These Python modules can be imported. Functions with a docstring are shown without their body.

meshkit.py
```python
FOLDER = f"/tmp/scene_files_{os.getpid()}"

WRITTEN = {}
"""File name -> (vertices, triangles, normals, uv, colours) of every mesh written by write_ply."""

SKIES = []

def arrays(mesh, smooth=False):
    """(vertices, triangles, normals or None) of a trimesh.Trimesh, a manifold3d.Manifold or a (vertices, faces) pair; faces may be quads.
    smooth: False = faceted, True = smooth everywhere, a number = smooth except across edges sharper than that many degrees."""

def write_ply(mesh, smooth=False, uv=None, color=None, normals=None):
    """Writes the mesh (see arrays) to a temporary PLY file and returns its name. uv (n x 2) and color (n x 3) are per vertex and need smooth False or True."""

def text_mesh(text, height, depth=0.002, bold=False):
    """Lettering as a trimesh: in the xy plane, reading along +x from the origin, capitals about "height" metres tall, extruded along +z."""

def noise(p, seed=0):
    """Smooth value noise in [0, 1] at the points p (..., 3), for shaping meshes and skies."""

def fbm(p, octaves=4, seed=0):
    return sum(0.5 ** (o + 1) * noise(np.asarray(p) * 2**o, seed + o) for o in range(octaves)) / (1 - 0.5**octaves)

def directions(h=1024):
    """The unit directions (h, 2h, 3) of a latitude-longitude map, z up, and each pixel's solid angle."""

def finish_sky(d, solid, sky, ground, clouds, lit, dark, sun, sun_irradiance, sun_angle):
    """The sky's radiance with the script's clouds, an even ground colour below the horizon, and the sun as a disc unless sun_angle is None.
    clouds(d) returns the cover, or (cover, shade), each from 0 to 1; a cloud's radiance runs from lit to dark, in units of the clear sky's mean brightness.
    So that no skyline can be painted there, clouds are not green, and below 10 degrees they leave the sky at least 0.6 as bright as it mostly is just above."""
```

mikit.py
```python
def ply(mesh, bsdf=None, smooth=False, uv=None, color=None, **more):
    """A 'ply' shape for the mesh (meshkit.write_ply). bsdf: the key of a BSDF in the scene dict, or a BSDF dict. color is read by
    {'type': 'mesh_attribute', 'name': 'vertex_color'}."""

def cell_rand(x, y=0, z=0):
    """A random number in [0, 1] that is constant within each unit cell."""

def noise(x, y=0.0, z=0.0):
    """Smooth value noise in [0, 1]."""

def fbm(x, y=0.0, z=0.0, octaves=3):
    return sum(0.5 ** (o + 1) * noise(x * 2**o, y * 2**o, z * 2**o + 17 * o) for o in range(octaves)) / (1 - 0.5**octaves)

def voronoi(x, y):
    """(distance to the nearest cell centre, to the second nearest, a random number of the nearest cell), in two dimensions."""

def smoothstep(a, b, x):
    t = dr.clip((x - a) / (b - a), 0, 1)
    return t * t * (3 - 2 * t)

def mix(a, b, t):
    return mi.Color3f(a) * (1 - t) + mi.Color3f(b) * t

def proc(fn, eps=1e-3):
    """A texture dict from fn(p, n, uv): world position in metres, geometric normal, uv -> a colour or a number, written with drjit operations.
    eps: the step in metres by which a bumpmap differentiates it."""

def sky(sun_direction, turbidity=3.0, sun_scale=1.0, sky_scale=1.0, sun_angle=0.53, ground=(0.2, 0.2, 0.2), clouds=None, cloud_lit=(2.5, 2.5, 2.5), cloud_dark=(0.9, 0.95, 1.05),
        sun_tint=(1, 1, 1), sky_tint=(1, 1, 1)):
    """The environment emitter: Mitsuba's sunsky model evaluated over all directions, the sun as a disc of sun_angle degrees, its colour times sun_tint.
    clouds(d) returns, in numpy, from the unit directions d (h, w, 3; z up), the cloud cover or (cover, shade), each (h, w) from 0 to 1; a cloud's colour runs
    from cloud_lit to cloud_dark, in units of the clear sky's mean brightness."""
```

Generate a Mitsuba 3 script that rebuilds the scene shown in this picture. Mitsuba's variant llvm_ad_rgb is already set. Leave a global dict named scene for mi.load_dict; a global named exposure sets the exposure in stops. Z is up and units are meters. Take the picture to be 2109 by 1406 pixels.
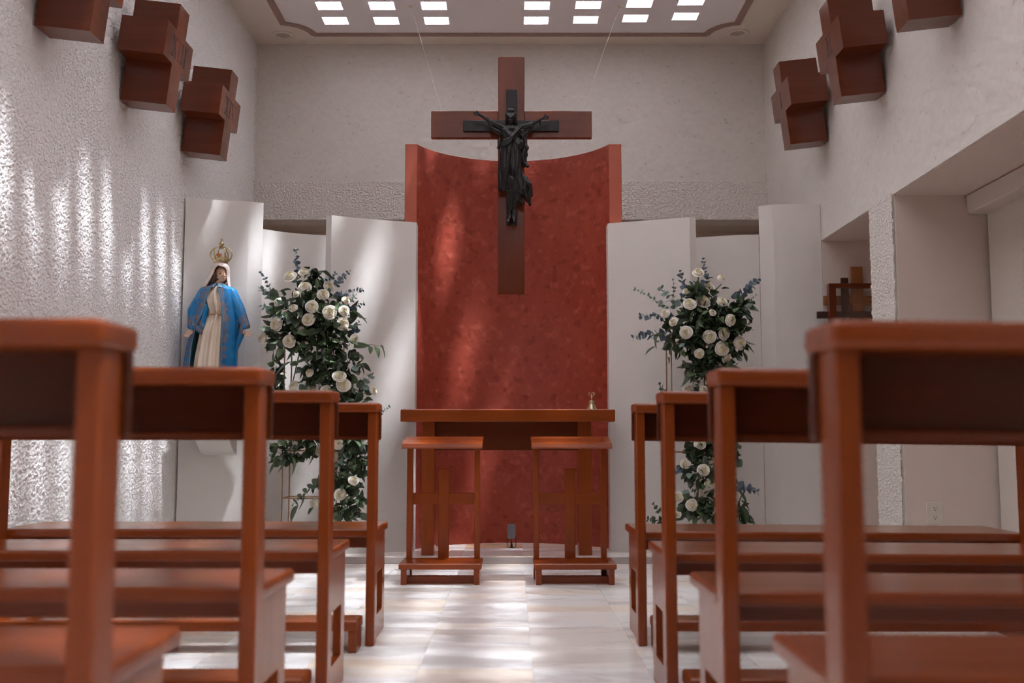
import math, random
import numpy as np, trimesh, manifold3d as m3, mitsuba as mi, drjit as dr
import mikit, meshkit
from shapely.geometry import Polygon, Point, box as sbox
from shapely import affinity
from scipy.spatial import cKDTree

T = mi.ScalarTransform4f
random.seed(7)
RNG = np.random.default_rng(7)
scene, labels = {}, {}

# ------------------------------------------------------------------ camera, sky, sun, skylight, exposure
HC = 0.80                                            # eye height
PITCH = math.atan(202 / 2127.0)
FOV = 2 * math.degrees(math.atan(1054.5 / 2127.0))
scene['camera'] = {'type': 'thinlens', 'fov': FOV, 'fov_axis': 'x', 'near_clip': 0.05, 'far_clip': 60.0,
                   'aperture_radius': 0.0062, 'focus_distance': 7.0,
                   'to_world': T().look_at(origin=[0, 0, HC], target=[0, math.cos(PITCH), HC + math.sin(PITCH)], up=[0, 0, 1])}
SUN = (0.33, -0.125, 1.0)                              # towards the sun
SUN_SCALE, SKY_SCALE = 7.0, 22.0
def haze(d): return 0.72 + 0.28 * meshkit.fbm(d * 3.0, 3, seed=2)
scene['sky'] = mikit.sky(SUN, turbidity=3.0, sun_scale=SUN_SCALE, sky_scale=SKY_SCALE, sun_angle=3.5, sun_tint=(0.92, 1.15, 1.58), clouds=haze, cloud_lit=(1.6, 1.62, 1.70), ground=(0.36, 0.35, 0.33))
GLASS_GLOW = (2.5, 2.5, 2.55)                         # daylight scattered by the textured glass blocks
exposure = 0.22

# ------------------------------------------------------------------ room dimensions
XL, XR, YB, YF, ZC = -2.2, 2.17, 8.64, -3.4, 4.2
PLAT_Y, PLAT_Z = 6.78, 0.045

# ------------------------------------------------------------------ helpers
def numbered(name):
    if name not in TAKEN:
        TAKEN.add(name); return name
    k = 1
    while f'{name}_{k:03d}' in TAKEN: k += 1
    n = f'{name}_{k:03d}'; TAKEN.add(n); return n
TAKEN = set()

def put(name, mesh, bsdf, parent=None, smooth=False, color=None, uv=None, **more):
    key = numbered((parent + '__' if parent else '') + name)
    scene[key] = mikit.ply(mesh, bsdf, smooth=smooth, color=color, uv=uv, **more)
    return key
def again(name, ply, to_world, parent=None):
    key = numbered((parent + '__' if parent else '') + name)
    scene[key] = {**ply, 'to_world': to_world}
    return key
def thing(name, label, cat, group=None):
    key = numbered(name)
    tag(key, label, cat, group)
    return key
def tag(key, label=None, cat=None, group=None, kind=None):
    d = labels.setdefault(key, {})
    if label: d['label'] = label
    if cat: d['category'] = cat
    if group: d['group'] = group
    if kind: d['kind'] = kind
    return key
def struct(name, mesh, bsdf, parent=None, smooth=False, label=None, **more):
    key = put(name, mesh, bsdf, parent, smooth, **more)
    if not parent: tag(key, label, None, None, 'structure')
    return key

def cat(ms):
    return trimesh.util.concatenate([m for m in ms])
def bx(x0, x1, y0, y1, z0, z1, ch=0.0):
    """Box, its edges chamfered by ch."""
    x0, x1 = min(x0, x1), max(x0, x1); y0, y1 = min(y0, y1), max(y0, y1)
    if ch <= 0:
        m = trimesh.creation.box((x1 - x0, y1 - y0, z1 - z0))
        m.apply_translation(((x0 + x1) / 2, (y0 + y1) / 2, (z0 + z1) / 2)); return m
    c = min(ch, (x1 - x0) / 3, (y1 - y0) / 3, (z1 - z0) / 3)
    P = []
    for sx in (0, 1):
        for sy in (0, 1):
            for sz in (0, 1):
                p = np.array([(x0, x1)[sx], (y0, y1)[sy], (z0, z1)[sz]])
                d = c * np.array([1 - 2 * sx, 1 - 2 * sy, 1 - 2 * sz])
                for k in range(3):
                    q = p + d; q[k] = p[k]; P.append(q)
    return trimesh.Trimesh(*_hull(np.array(P)), process=False)
def rbx(x0, x1, y0, y1, z0, z1, r):
    """Box with rounded edges."""
    P = []
    for x in (x0 + r, x1 - r):
        for y in (y0 + r, y1 - r):
            for z in (z0 + r, z1 - r): P.append(SPH2 * r + [x, y, z])
    return trimesh.Trimesh(*_hull(np.vstack(P)), process=False)
SPH2 = trimesh.creation.icosphere(subdivisions=2, radius=1.0).vertices
def _hull(P):
    h = trimesh.convex.convex_hull(P); return h.vertices, h.faces
def prism(poly, h, axis='z', at=0.0):
    """Shapely polygon extruded: 'z' (x,y)->z; 'y' (x,z)->y; 'x' (y,z)->x; from at to at+h."""
    m = trimesh.creation.extrude_polygon(poly, h, engine='earcut')
    v = m.vertices.copy()
    if axis == 'y':
        v = np.stack([v[:, 0], v[:, 2] + at, v[:, 1]], 1); f = m.faces[:, ::-1]
    elif axis == 'x':
        v = np.stack([v[:, 2] + at, v[:, 0], v[:, 1]], 1); f = m.faces
    else:
        v = v + [0, 0, at]; f = m.faces
    return trimesh.Trimesh(v, f, process=False)
def lathe(prof, n=32, at=(0, 0, 0)):
    m = trimesh.creation.revolve(np.array(prof, float), sections=n)
    m.apply_translation(at)
    return m
def tube(pts, r, n=8, closed=False):
    pts = np.asarray(pts, float); k = len(pts)
    r = np.broadcast_to(np.asarray(r, float), (k,))
    t = np.gradient(pts, axis=0); t /= np.linalg.norm(t, axis=1, keepdims=True) + 1e-12
    u = np.cross(t[0], [0.3, 0.5, 0.81]); u /= np.linalg.norm(u)
    V = []
    for i in range(k):
        u = u - t[i] * (u @ t[i]); u /= np.linalg.norm(u) + 1e-12
        w = np.cross(t[i], u)
        a = np.arange(n) * 2 * np.pi / n
        V.append(pts[i] + r[i] * (np.cos(a)[:, None] * u + np.sin(a)[:, None] * w))
    V = np.vstack(V); F = []
    for i in range(k - 1):
        for j in range(n):
            a, b = i * n + j, i * n + (j + 1) % n
            F += [[a, b, b + n], [a, b + n, a + n]]
    V = np.vstack([V, pts[:1], pts[-1:]]); s, e = len(V) - 2, len(V) - 1
    for j in range(n):
        F += [[s, (j + 1) % n, j], [e, (k - 1) * n + j, (k - 1) * n + (j + 1) % n]]
    return trimesh.Trimesh(V, F, process=False)
def ball(c, r, n=2, s=(1, 1, 1)):
    m = trimesh.creation.icosphere(subdivisions=n, radius=1.0)
    m.apply_scale(np.array(s, float) * r); m.apply_translation(c); return m
def hull_pts(P):
    return trimesh.Trimesh(*_hull(np.asarray(P, float)), process=False)
SPH = trimesh.creation.icosphere(subdivisions=1, radius=1.0).vertices
def bones(segs, edge=0.006, smooth=12):
    """One continuous body: hulls of the spheres at the two ends of every bone, joined, refined and smoothed. segs: (p, rp, q, rq); r may be a triple."""
    man = None
    for p, rp, q, rq in segs:
        P = np.vstack([np.asarray(p) + SPH * np.asarray(rp), np.asarray(q) + SPH * np.asarray(rq)])
        h = m3.Manifold.hull_points(P)
        man = h if man is None else man + h
    man = man.refine_to_length(edge)
    mm = man.to_mesh()
    t = trimesh.Trimesh(mm.vert_properties[:, :3], mm.tri_verts, process=True)
    trimesh.smoothing.filter_taubin(t, iterations=smooth)
    return t

# ------------------------------------------------------------------ materials
def P(fn, eps=1e-3): return mikit.proc(fn, eps)
def mat(key, d): scene[key] = {'type': 'twosided', 'bsdf': d} if d['type'] not in ('thindielectric', 'dielectric', 'principledthin') else d
def rgb(c): return {'type': 'rgb', 'value': list(c)}
noise, fbm, voronoi, cell, sstep, mix = mikit.noise, mikit.fbm, mikit.voronoi, mikit.cell_rand, mikit.smoothstep, mikit.mix

def wood_fn(c0, c1, sx):
    def fn(p, n, uv):
        q = (p.x * sx[0], p.y * sx[1], p.z * sx[2])
        g = fbm(q[0], q[1], q[2], 3)
        s = noise(q[0] * 3.1 + 9, q[1] * 3.1, q[2] * 3.1)
        return mix(c0, c1, dr.clip(g * 0.75 + s * 0.35 - 0.05, 0, 1))
    return fn
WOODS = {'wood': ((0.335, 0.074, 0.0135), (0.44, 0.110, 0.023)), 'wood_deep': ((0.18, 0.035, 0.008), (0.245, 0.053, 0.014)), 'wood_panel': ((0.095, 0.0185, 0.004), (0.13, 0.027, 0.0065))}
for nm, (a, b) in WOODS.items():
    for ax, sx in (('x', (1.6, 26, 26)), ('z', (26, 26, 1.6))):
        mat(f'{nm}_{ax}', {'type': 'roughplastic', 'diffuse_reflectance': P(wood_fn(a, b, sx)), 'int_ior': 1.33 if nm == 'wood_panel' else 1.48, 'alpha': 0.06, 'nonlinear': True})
mat('numeral_black', {'type': 'principled', 'base_color': rgb((0.03, 0.012, 0.008)), 'roughness': 0.6})

def stucco_bump(amp_scale):
    def fn(p, n, uv):
        a = fbm(p.x * 60, p.y * 60, p.z * 60, 3)
        return a * 0.012 * amp_scale
    return fn
def pits_bump(p, n, uv):
    a = fbm(p.x * 24, p.y * 24, p.z * 24, 3)
    b = sstep(0.745, 0.84, fbm(p.x * 55 + 5, p.y * 55, p.z * 34, 2))
    strip = sstep(2.99, 2.97, p.z) * sstep(2.5, 2.7, p.z) * sstep(8.0, 8.4, p.y)
    pil = sstep(2.25, 2.15, p.z) * sstep(2.0, 2.1, p.x) * sstep(2.174, 2.172, p.x)
    g = fbm(p.x * 48, p.y * 48, p.z * 48, 2)
    return a * 0.011 * (1 + 0.6 * strip) - b * 0.006 * (1 + 1.2 * strip) + g * (0.0065 * strip + 0.010 * pil)
def pits_color(p, n, uv):  # pit dirt and the shade of the relief, painted into the colour
    a = fbm(p.x * 30, p.y * 30, p.z * 30, 3)
    b = sstep(0.745, 0.84, fbm(p.x * 55 + 5, p.y * 55, p.z * 34, 2))
    d = sstep(0.55, 0.75, fbm(p.x * 1.3, p.y * 1.3 + 4, p.z * 1.0, 2))
    c = mix((0.65, 0.61, 0.56), (0.735, 0.695, 0.645), a)
    return mix(mix(c, (0.60, 0.545, 0.50), d * 0.35), (0.45, 0.40, 0.36), b * 0.6)
mat('stucco_heavy', {'type': 'bumpmap', 'scale': 1.0, 'arbitrary': P(stucco_bump(0.3), 2e-3), 'nested': {'type': 'diffuse', 'reflectance': rgb((0.75, 0.73, 0.71))}})
mat('stucco_pitted', {'type': 'bumpmap', 'scale': 1.0, 'arbitrary': P(pits_bump, 2e-3), 'nested': {'type': 'diffuse', 'reflectance': P(pits_color)}})
mat('stucco_warm', {'type': 'diffuse', 'reflectance': rgb((0.69, 0.65, 0.60))})
mat('plaster', {'type': 'diffuse', 'reflectance': rgb((0.735, 0.70, 0.66))})
mat('plaster_shade_tan', {'type': 'diffuse', 'reflectance': rgb((0.68, 0.575, 0.515))})  # tan carries the shade inside the deep openings as colour
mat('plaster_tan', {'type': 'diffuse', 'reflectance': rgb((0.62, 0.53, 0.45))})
mat('ceiling_cream', {'type': 'diffuse', 'reflectance': rgb((0.78, 0.70, 0.61))})
mat('ceiling_white', {'type': 'diffuse', 'reflectance': rgb((0.90, 0.86, 0.87))})
mat('ceiling_trim_brown', {'type': 'principled', 'base_color': rgb((0.30, 0.19, 0.15)), 'roughness': 0.5})

def red_fn(p, n, uv):
    a = fbm(p.x * 2.2 + 3, p.y * 2.2, p.z * 1.6, 4)
    b = fbm(p.x * 11, p.y * 11, p.z * 5 + 4, 3)
    f = fbm(p.x * 46, p.y * 46, p.z * 30 + 4, 3)
    v = sstep(0.54, 0.78, fbm(p.x * 24 + 7, p.y * 24, p.z * 19, 4))
    c = mix((0.235, 0.031, 0.018), (0.37, 0.072, 0.044), dr.clip(a * 0.8 + b * 0.6 + f * 0.35 - 0.38, 0, 1))
    c = mix(c, (0.44, 0.108, 0.070), v * 0.6)
    d = sstep(0.60, 0.72, fbm(p.x * 19, p.y * 19 + 3, p.z * 17, 4))
    return mix(c, (0.17, 0.024, 0.014), d * 0.5)
def red_bump(p, n, uv):
    return fbm(p.x * 20, p.y * 20, p.z * 16, 4) * 0.006
mat('red_plaster', {'type': 'bumpmap', 'scale': 1.0, 'arbitrary': P(red_bump, 2e-3), 'nested': {'type': 'principled', 'base_color': P(red_fn), 'roughness': 0.45, 'specular': 0.3}})
mat('red_edge', {'type': 'principled', 'base_color': rgb((0.38, 0.085, 0.046)), 'roughness': 0.5, 'specular': 0.4})

TILE, TX, TY = 0.40, 0.073, 0.12
def marble_fn(p, n, uv):
    i, j = dr.floor((p.x - TX) / TILE), dr.floor((p.y - TY) / TILE)
    r, r2, r3 = cell(i, j, 3), cell(i, j, 8), cell(i, j, 13)
    x, y = p.x * 1.1 + r * 31, p.y * 5.5 + r2 * 17 + p.x * (r - 0.5) * 2.4
    w = fbm(x * 1.6, y * 0.9, 2.0, 3)
    g = fbm(x * 1.5 + w * 2.4, y * 1.1 + w * 1.4, 7.0, 4)
    base = mix((0.82, 0.81, 0.795), (0.69, 0.68, 0.66), r2 * r2)
    c = mix(base, (0.47, 0.45, 0.43), sstep(0.47, 0.72, g) * (0.45 + 0.5 * r3))
    b_ = fbm(x * 0.8 + 3, y * 0.5 + w, 19.0, 3)
    c = mix(c, (0.80, 0.66, 0.50), sstep(0.46, 0.68, b_) * (0.18 + 0.55 * sstep(0.40, 0.9, r)))
    v = 1 - sstep(0.0, 0.05, dr.abs(fbm(x * 0.7 + 5, y * 0.6 + w * 1.5, 11.0, 3) - 0.5))
    c = mix(c, (0.74, 0.50, 0.27), v * 0.75 * sstep(0.80, 0.92, r3))
    v2 = 1 - sstep(0.0, 0.03, dr.abs(fbm(x * 1.3 + 9, y * 1.3, 23.0, 3) - 0.47))
    return mix(c, (0.50, 0.47, 0.44), v2 * 0.35)
mat('marble', {'type': 'principled', 'base_color': P(marble_fn), 'roughness': 0.16, 'specular': 0.45})
def riser_fn(p, n, uv):
    g = fbm(p.x * 2.0, p.y * 9, p.z * 9 + 3, 4)
    return mix((0.58, 0.51, 0.48), (0.40, 0.35, 0.33), g)
mat('marble_grey', {'type': 'principled', 'base_color': P(riser_fn), 'roughness': 0.2, 'specular': 0.45})
mat('grout', {'type': 'diffuse', 'reflectance': rgb((0.74, 0.72, 0.69))})
mat('block_glass', {'type': 'thindielectric', 'int_ior': 1.2})
mat('bronze', {'type': 'principled', 'base_color': rgb((0.009, 0.0065, 0.0058)), 'roughness': 0.24, 'metallic': 0.0, 'specular': 0.33})
mat('brass', {'type': 'principled', 'base_color': rgb((0.55, 0.45, 0.27)), 'roughness': 0.26, 'metallic': 0.9})
mat('gold_stand', {'type': 'principled', 'base_color': rgb((0.36, 0.22, 0.12)), 'roughness': 0.35, 'metallic': 0.7})
mat('wire_steel', {'type': 'principled', 'base_color': rgb((0.40, 0.38, 0.37)), 'roughness': 0.35, 'metallic': 0.5})
mat('grey_plastic', {'type': 'principled', 'base_color': rgb((0.17, 0.16, 0.17)), 'roughness': 0.5})
mat('ivory_plastic', {'type': 'principled', 'base_color': rgb((0.72, 0.66, 0.57)), 'roughness': 0.35})
mat('dark_slot', {'type': 'diffuse', 'reflectance': rgb((0.03, 0.025, 0.02))})
mat('blind_fabric', {'type': 'diffuse', 'reflectance': rgb((0.63, 0.57, 0.51))})
mat('painted', {'type': 'principled', 'base_color': {'type': 'mesh_attribute', 'name': 'vertex_color'}, 'roughness': 0.36, 'specular': 0.45})
mat('lens_grey', {'type': 'principled', 'base_color': rgb((0.45, 0.40, 0.35)), 'roughness': 0.3})
mat('dark_wood', {'type': 'principled', 'base_color': rgb((0.045, 0.016, 0.008)), 'roughness': 0.4})
mat('oak_wood', {'type': 'principled', 'base_color': rgb((0.25, 0.085, 0.022)), 'roughness': 0.45})
mat('frame_glass', {'type': 'thindielectric', 'int_ior': 1.5})

# ------------------------------------------------------------------ the setting
# ceiling: slab with square openings, each closed by a glass block
BS = 0.10                                             # half width of a block opening
BX = [-1.44, -1.025, -0.615, -0.20, 0.197, 0.60, 1.0, 1.40]
rows = [8.14 - 0.29 * k for k in range(38)]  # rows behind the camera are added as frontal fill light
cells = []
for k, y in enumerate(rows):
    for i, x in enumerate(BX):
        if k < 2 and i == 3: continue
        tilt = 0.0 if x < 0 else -0.085 * (x / 1.4) ** 2
        cells.append((x, y + tilt))
slab = sbox(XL - 0.3, YF - 0.3, 2.9, 9.6)
holes = [sbox(x - BS, y - 0.075, x + BS, y + 0.075) for x, y in cells]
from shapely import union_all
inner = Polygon([(-1.90, 8.21), (-1.74, 8.275), (-1.68, 8.44), (1.66, 8.44), (1.72, 8.275), (1.87, 8.21), (1.87, YF + 0.4), (-1.90, YF + 0.4)])
arc = lambda cx, cy, r, a0, a1, n=8: [(cx + r * math.cos(a), cy + r * math.sin(a)) for a in np.linspace(a0, a1, n)]
inner = Polygon([(-1.90, 8.20)] + arc(-1.93, 8.44, 0.24, -1.35, -0.12) + [(-1.66, 8.44), (1.64, 8.44)] + arc(1.90, 8.44, 0.24, math.pi + 0.12, math.pi + 1.35) + [(1.87, 8.20), (1.87, YF + 0.4), (-1.90, YF + 0.4)])
panel = inner.difference(union_all(holes))
border = slab.difference(inner)
struct('ceiling', prism(border, 0.12, 'z', ZC), 'ceiling_cream')
put('panel', prism(panel, 0.12, 'z', ZC), 'ceiling_white', 'ceiling')
ring = inner.buffer(0.004, join_style=2).difference(inner.buffer(-0.05, join_style=2))
struct('trim_1', prism(ring, 0.012, 'z', ZC - 0.012), 'ceiling_trim_brown')
blk = trimesh.Trimesh([[-BS, -0.075, 0], [BS, -0.075, 0], [BS, 0.075, 0], [-BS, 0.075, 0]], [[0, 2, 1], [0, 3, 2]], process=False)
blk_ply = mikit.ply(blk, 'block_glass', emitter={'type': 'area', 'radiance': rgb(GLASS_GLOW)})
for x, y in cells:
    again('glass_block', blk_ply, T().translate([x, y, ZC + 0.05]), 'ceiling')

# left wall: heavy stucco, its relief real where the camera sees it
def grid(nu, nv, fn):
    u, v = np.meshgrid(np.linspace(0, 1, nu), np.linspace(0, 1, nv), indexing='ij')
    Pn = fn(u, v).reshape(-1, 3)
    i, j = np.meshgrid(np.arange(nu - 1), np.arange(nv - 1), indexing='ij')
    a = (i * nv + j).ravel()
    return Pn, np.vstack([np.stack([a, a + nv, a + nv + 1], 1), np.stack([a, a + nv + 1, a + 1], 1)])
def popcorn(a0, a1, b0, b1, seed):
    """Relief of rough-cast stucco over the rectangle, as a function of two coordinates."""
    g = np.random.default_rng(seed)
    a, b = np.meshgrid(np.arange(a0 - 0.05, a1 + 0.05, 0.0150), np.arange(b0 - 0.05, b1 + 0.05, 0.0150), indexing='ij')
    pts = np.stack([a.ravel(), b.ravel()], 1) + g.uniform(-0.0068, 0.0068, (a.size, 2))
    gh, gr, tree = g.uniform(0.25, 1.0, len(pts)), g.uniform(0.0075, 0.0125, len(pts)), cKDTree(pts)
    def fn(y, z):
        d, i = tree.query(np.stack([y.ravel(), z.ravel()], 1))
        d, i = d.reshape(y.shape), i.reshape(y.shape)
        return gh[i] * np.sqrt(np.clip(1 - (d / gr[i]) ** 2, 0, 1))
    return fn
REL = popcorn(4.0, YB, 0, ZC, 12)
def left_fn(u, v):
    y = 4.0 + u * (YB + 0.02 - 4.0); z = v * ZC
    amp = 0.45 + 0.75 * meshkit.noise(np.stack([y * 2.3, z * 1.1, 0 * y], -1), seed=5)
    return np.stack([XL + 0.0105 * REL(y, z) * amp - 0.003, y, z], -1)
v, f = grid(800, 720, left_fn)
struct('wall_left', cat([trimesh.Trimesh(v, f, process=False), bx(XL - 0.25, XL, YF - 0.2, 4.0, 0, ZC)]), 'stucco_heavy')
struct('wall_back', cat([bx(XL, XR + 0.6, YB, YB + 0.25, 2.66, ZC), bx(XL, XR + 0.6, YB - 0.018, YB + 0.01, 2.655, 2.985)]), 'stucco_pitted')
put('recess', bx(XL - 0.25, XR + 0.6, 9.15, 9.4, 0, 2.7), 'plaster_tan', 'wall_back')
put('recess_side', bx(XL - 0.25, XL, YB - 0.05, 9.4, 0, ZC), 'plaster_tan', 'wall_back')
put('recess_top', bx(XL, XR + 0.6, YB + 0.2, 9.3, 2.66, 2.9), 'plaster_tan', 'wall_back')
# right wall: stucco face, two deep openings with a pillar between them
NT, PA, PB, NF, ON = 2.19, 5.785, 6.173, 7.14, 1.2
XO = 2.86
struct('wall_right', cat([bx(XR, XO, YF, YB + 0.1, NT, ZC), bx(XR, XO, PA, PB, 0, NT + 0.002), bx(XR, XO, NF, YB + 0.3, 0, NT + 0.002), bx(XR, XO, YF, ON, 0, NT + 0.002)]), 'stucco_pitted')
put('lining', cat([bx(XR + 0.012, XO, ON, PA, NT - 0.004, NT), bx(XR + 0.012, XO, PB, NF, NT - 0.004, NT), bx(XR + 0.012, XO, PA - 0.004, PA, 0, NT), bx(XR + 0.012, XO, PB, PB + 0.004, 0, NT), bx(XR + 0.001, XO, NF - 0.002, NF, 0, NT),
                   bx(XO, XO + 0.2, YF - 0.2, 9.3, 0, ZC)]), 'plaster_shade_tan', 'wall_right')
struct('wall_front', cat([bx(XL - 0.2, -0.9, YF - 0.25, YF, 0, ZC), bx(0.9, XO + 0.2, YF - 0.25, YF, 0, ZC), bx(-0.9, 0.9, YF - 0.25, YF, 2.1, ZC)]), 'wood_deep_x')  # unseen wall, given dark wood to keep reflections in the pews low
for i_, (xa_, xb_) in enumerate(((-0.9, 0.0), (0.0, 0.9))):
    struct(f'added_door_{i_ + 1}', bx(xa_, xb_, YF - 0.10, YF - 0.05, 0.0, 2.1), 'wood_panel_z')  # unseen dark leaves, added so the pew backs mirror little light
pv, pf = grid(70, 380, lambda u, v: np.stack([XR - 0.0005 - 0.008 * popcorn(5.7, 6.3, 0, 2.2, 21)(PA + 0.004 + u * (PB - PA - 0.008), v * (NT + 0.01)), PA + 0.004 + u * (PB - PA - 0.008), v * (NT + 0.01)], -1))
put('pillar_face', trimesh.Trimesh(pv, pf[:, ::-1], process=False), 'stucco_warm', 'wall_right')
sv, sf = grid(640, 56, lambda u, v: np.stack([XL + u * (XR - XL + 0.3), YB - 0.0185 - 0.009 * popcorn(XL, XR + 0.4, 2.6, 3.0, 22)(XL + u * (XR - XL + 0.3), 2.657 + v * 0.327), 2.657 + v * 0.327], -1))
put('rough_strip', trimesh.Trimesh(sv, sf, process=False), 'stucco_warm', 'wall_back')
# floor
struct('floor', bx(XL - 0.2, XO + 0.2, YF - 0.3, 9.4, -0.12, -0.0035), 'grout')
tl = bx(-TILE / 2 + 0.0006, TILE / 2 - 0.0006, -TILE / 2 + 0.0006, TILE / 2 - 0.0006, -0.014, 0.0, 0.0008)
tile_ply = mikit.ply(tl, 'marble')
i0, j0 = int((XL - TX) // TILE), int((2.0 - TY) // TILE)
for i in range(i0, int((2.8 - TX) // TILE) + 1):
    for j in range(j0, int((PLAT_Y - TY) // TILE) + 1):
        again('tile', tile_ply, T().translate([TX + (i + 0.5) * TILE, TY + (j + 0.5) * TILE, RNG.uniform(-0.0004, 0.0004)]), 'floor')
put('tile_field', bx(XL, XO, YF - 0.2, TY + j0 * TILE - 0.001, -0.014, 0.0), 'marble', 'floor')
struct('floor_platform', bx(XL - 0.05, XO, PLAT_Y + 0.012, 9.3, -0.013, PLAT_Z - 0.0035), 'grout')
put('riser', bx(XL - 0.01, XO - 0.1, PLAT_Y, PLAT_Y + 0.02, 0.0, PLAT_Z, 0.003), 'marble_grey', 'floor_platform')
for i in range(i0, int((2.3 - TX) // TILE) + 1):
    for j in range(3):
        again('slab', tile_ply, T().translate([TX + (i + 0.5) * TILE, PLAT_Y + 0.02 + (j + 0.5) * TILE, PLAT_Z]), 'floor_platform')

# curved red wall
def arc_wall(xa, xb, y0, sag, th, z0, z1, n=48):
    c = (xb - xa) / 2; R = (c * c + sag * sag) / (2 * sag); xm = (xa + xb) / 2; yc = y0 + sag - R
    a0 = math.asin(min(1, c / R))
    inn = [(xm + R * math.sin(a), yc + R * math.cos(a)) for a in np.linspace(-a0, a0, n)]
    out = [(xm + (R + th) * math.sin(a), yc + (R + th) * math.cos(a)) for a in np.linspace(a0, -a0, n)]
    return inn, out
inn, out = arc_wall(-0.679, 0.693, 7.255, 0.445, 0.088, 0, 0)
rw = Polygon(inn + [(0.784, 7.255)] + out[1:-1] + [(-0.766, 7.255)])
rm = prism(rw, 2.91 - PLAT_Z + 0.03, 'z', PLAT_Z - 0.03)
struct('wall_red', rm, 'red_plaster', smooth=35)
tag('wall_red', 'tall concave terracotta red plaster wall behind the altar')
for xa, xb in ((-0.766, -0.679), (0.693, 0.784)):
    put('edge', bx(xa, xb, 7.243, 7.256, PLAT_Z, 2.912, 0.004), 'red_edge', 'wall_red')

# white curved screens
def catmull(pts, n=10):
    p = np.array(pts, float); p = np.vstack([2 * p[0] - p[1], p, 2 * p[-1] - p[-2]]); o = []
    for i in range(1, len(p) - 2):
        for t in np.linspace(0, 1, n, endpoint=False):
            a, b, c, d = p[i - 1:i + 3]
            o.append(0.5 * (2 * b + (c - a) * t + (2 * a - 5 * b + 4 * c - d) * t * t + (3 * b - a - 3 * c + d) * t ** 3))
    o.append(p[-2]); return [tuple(q) for q in o]
def screen(front, extra_first, extra_last, back_shift, z, label):
    c = catmull(front)
    first, last = extra_first or [], extra_last or []
    ring_ = first + c + last
    back = [(q[0] + back_shift[0], q[1] + back_shift[1]) for q in c][::-1]
    pl = Polygon(ring_ + back)
    if not pl.is_valid: pl = pl.buffer(0)
    k = put('curved_screen', prism(pl, z - PLAT_Z + 0.03, 'z', PLAT_Z - 0.03), 'plaster', smooth=28)
    tag(k, label, 'screen')
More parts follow.
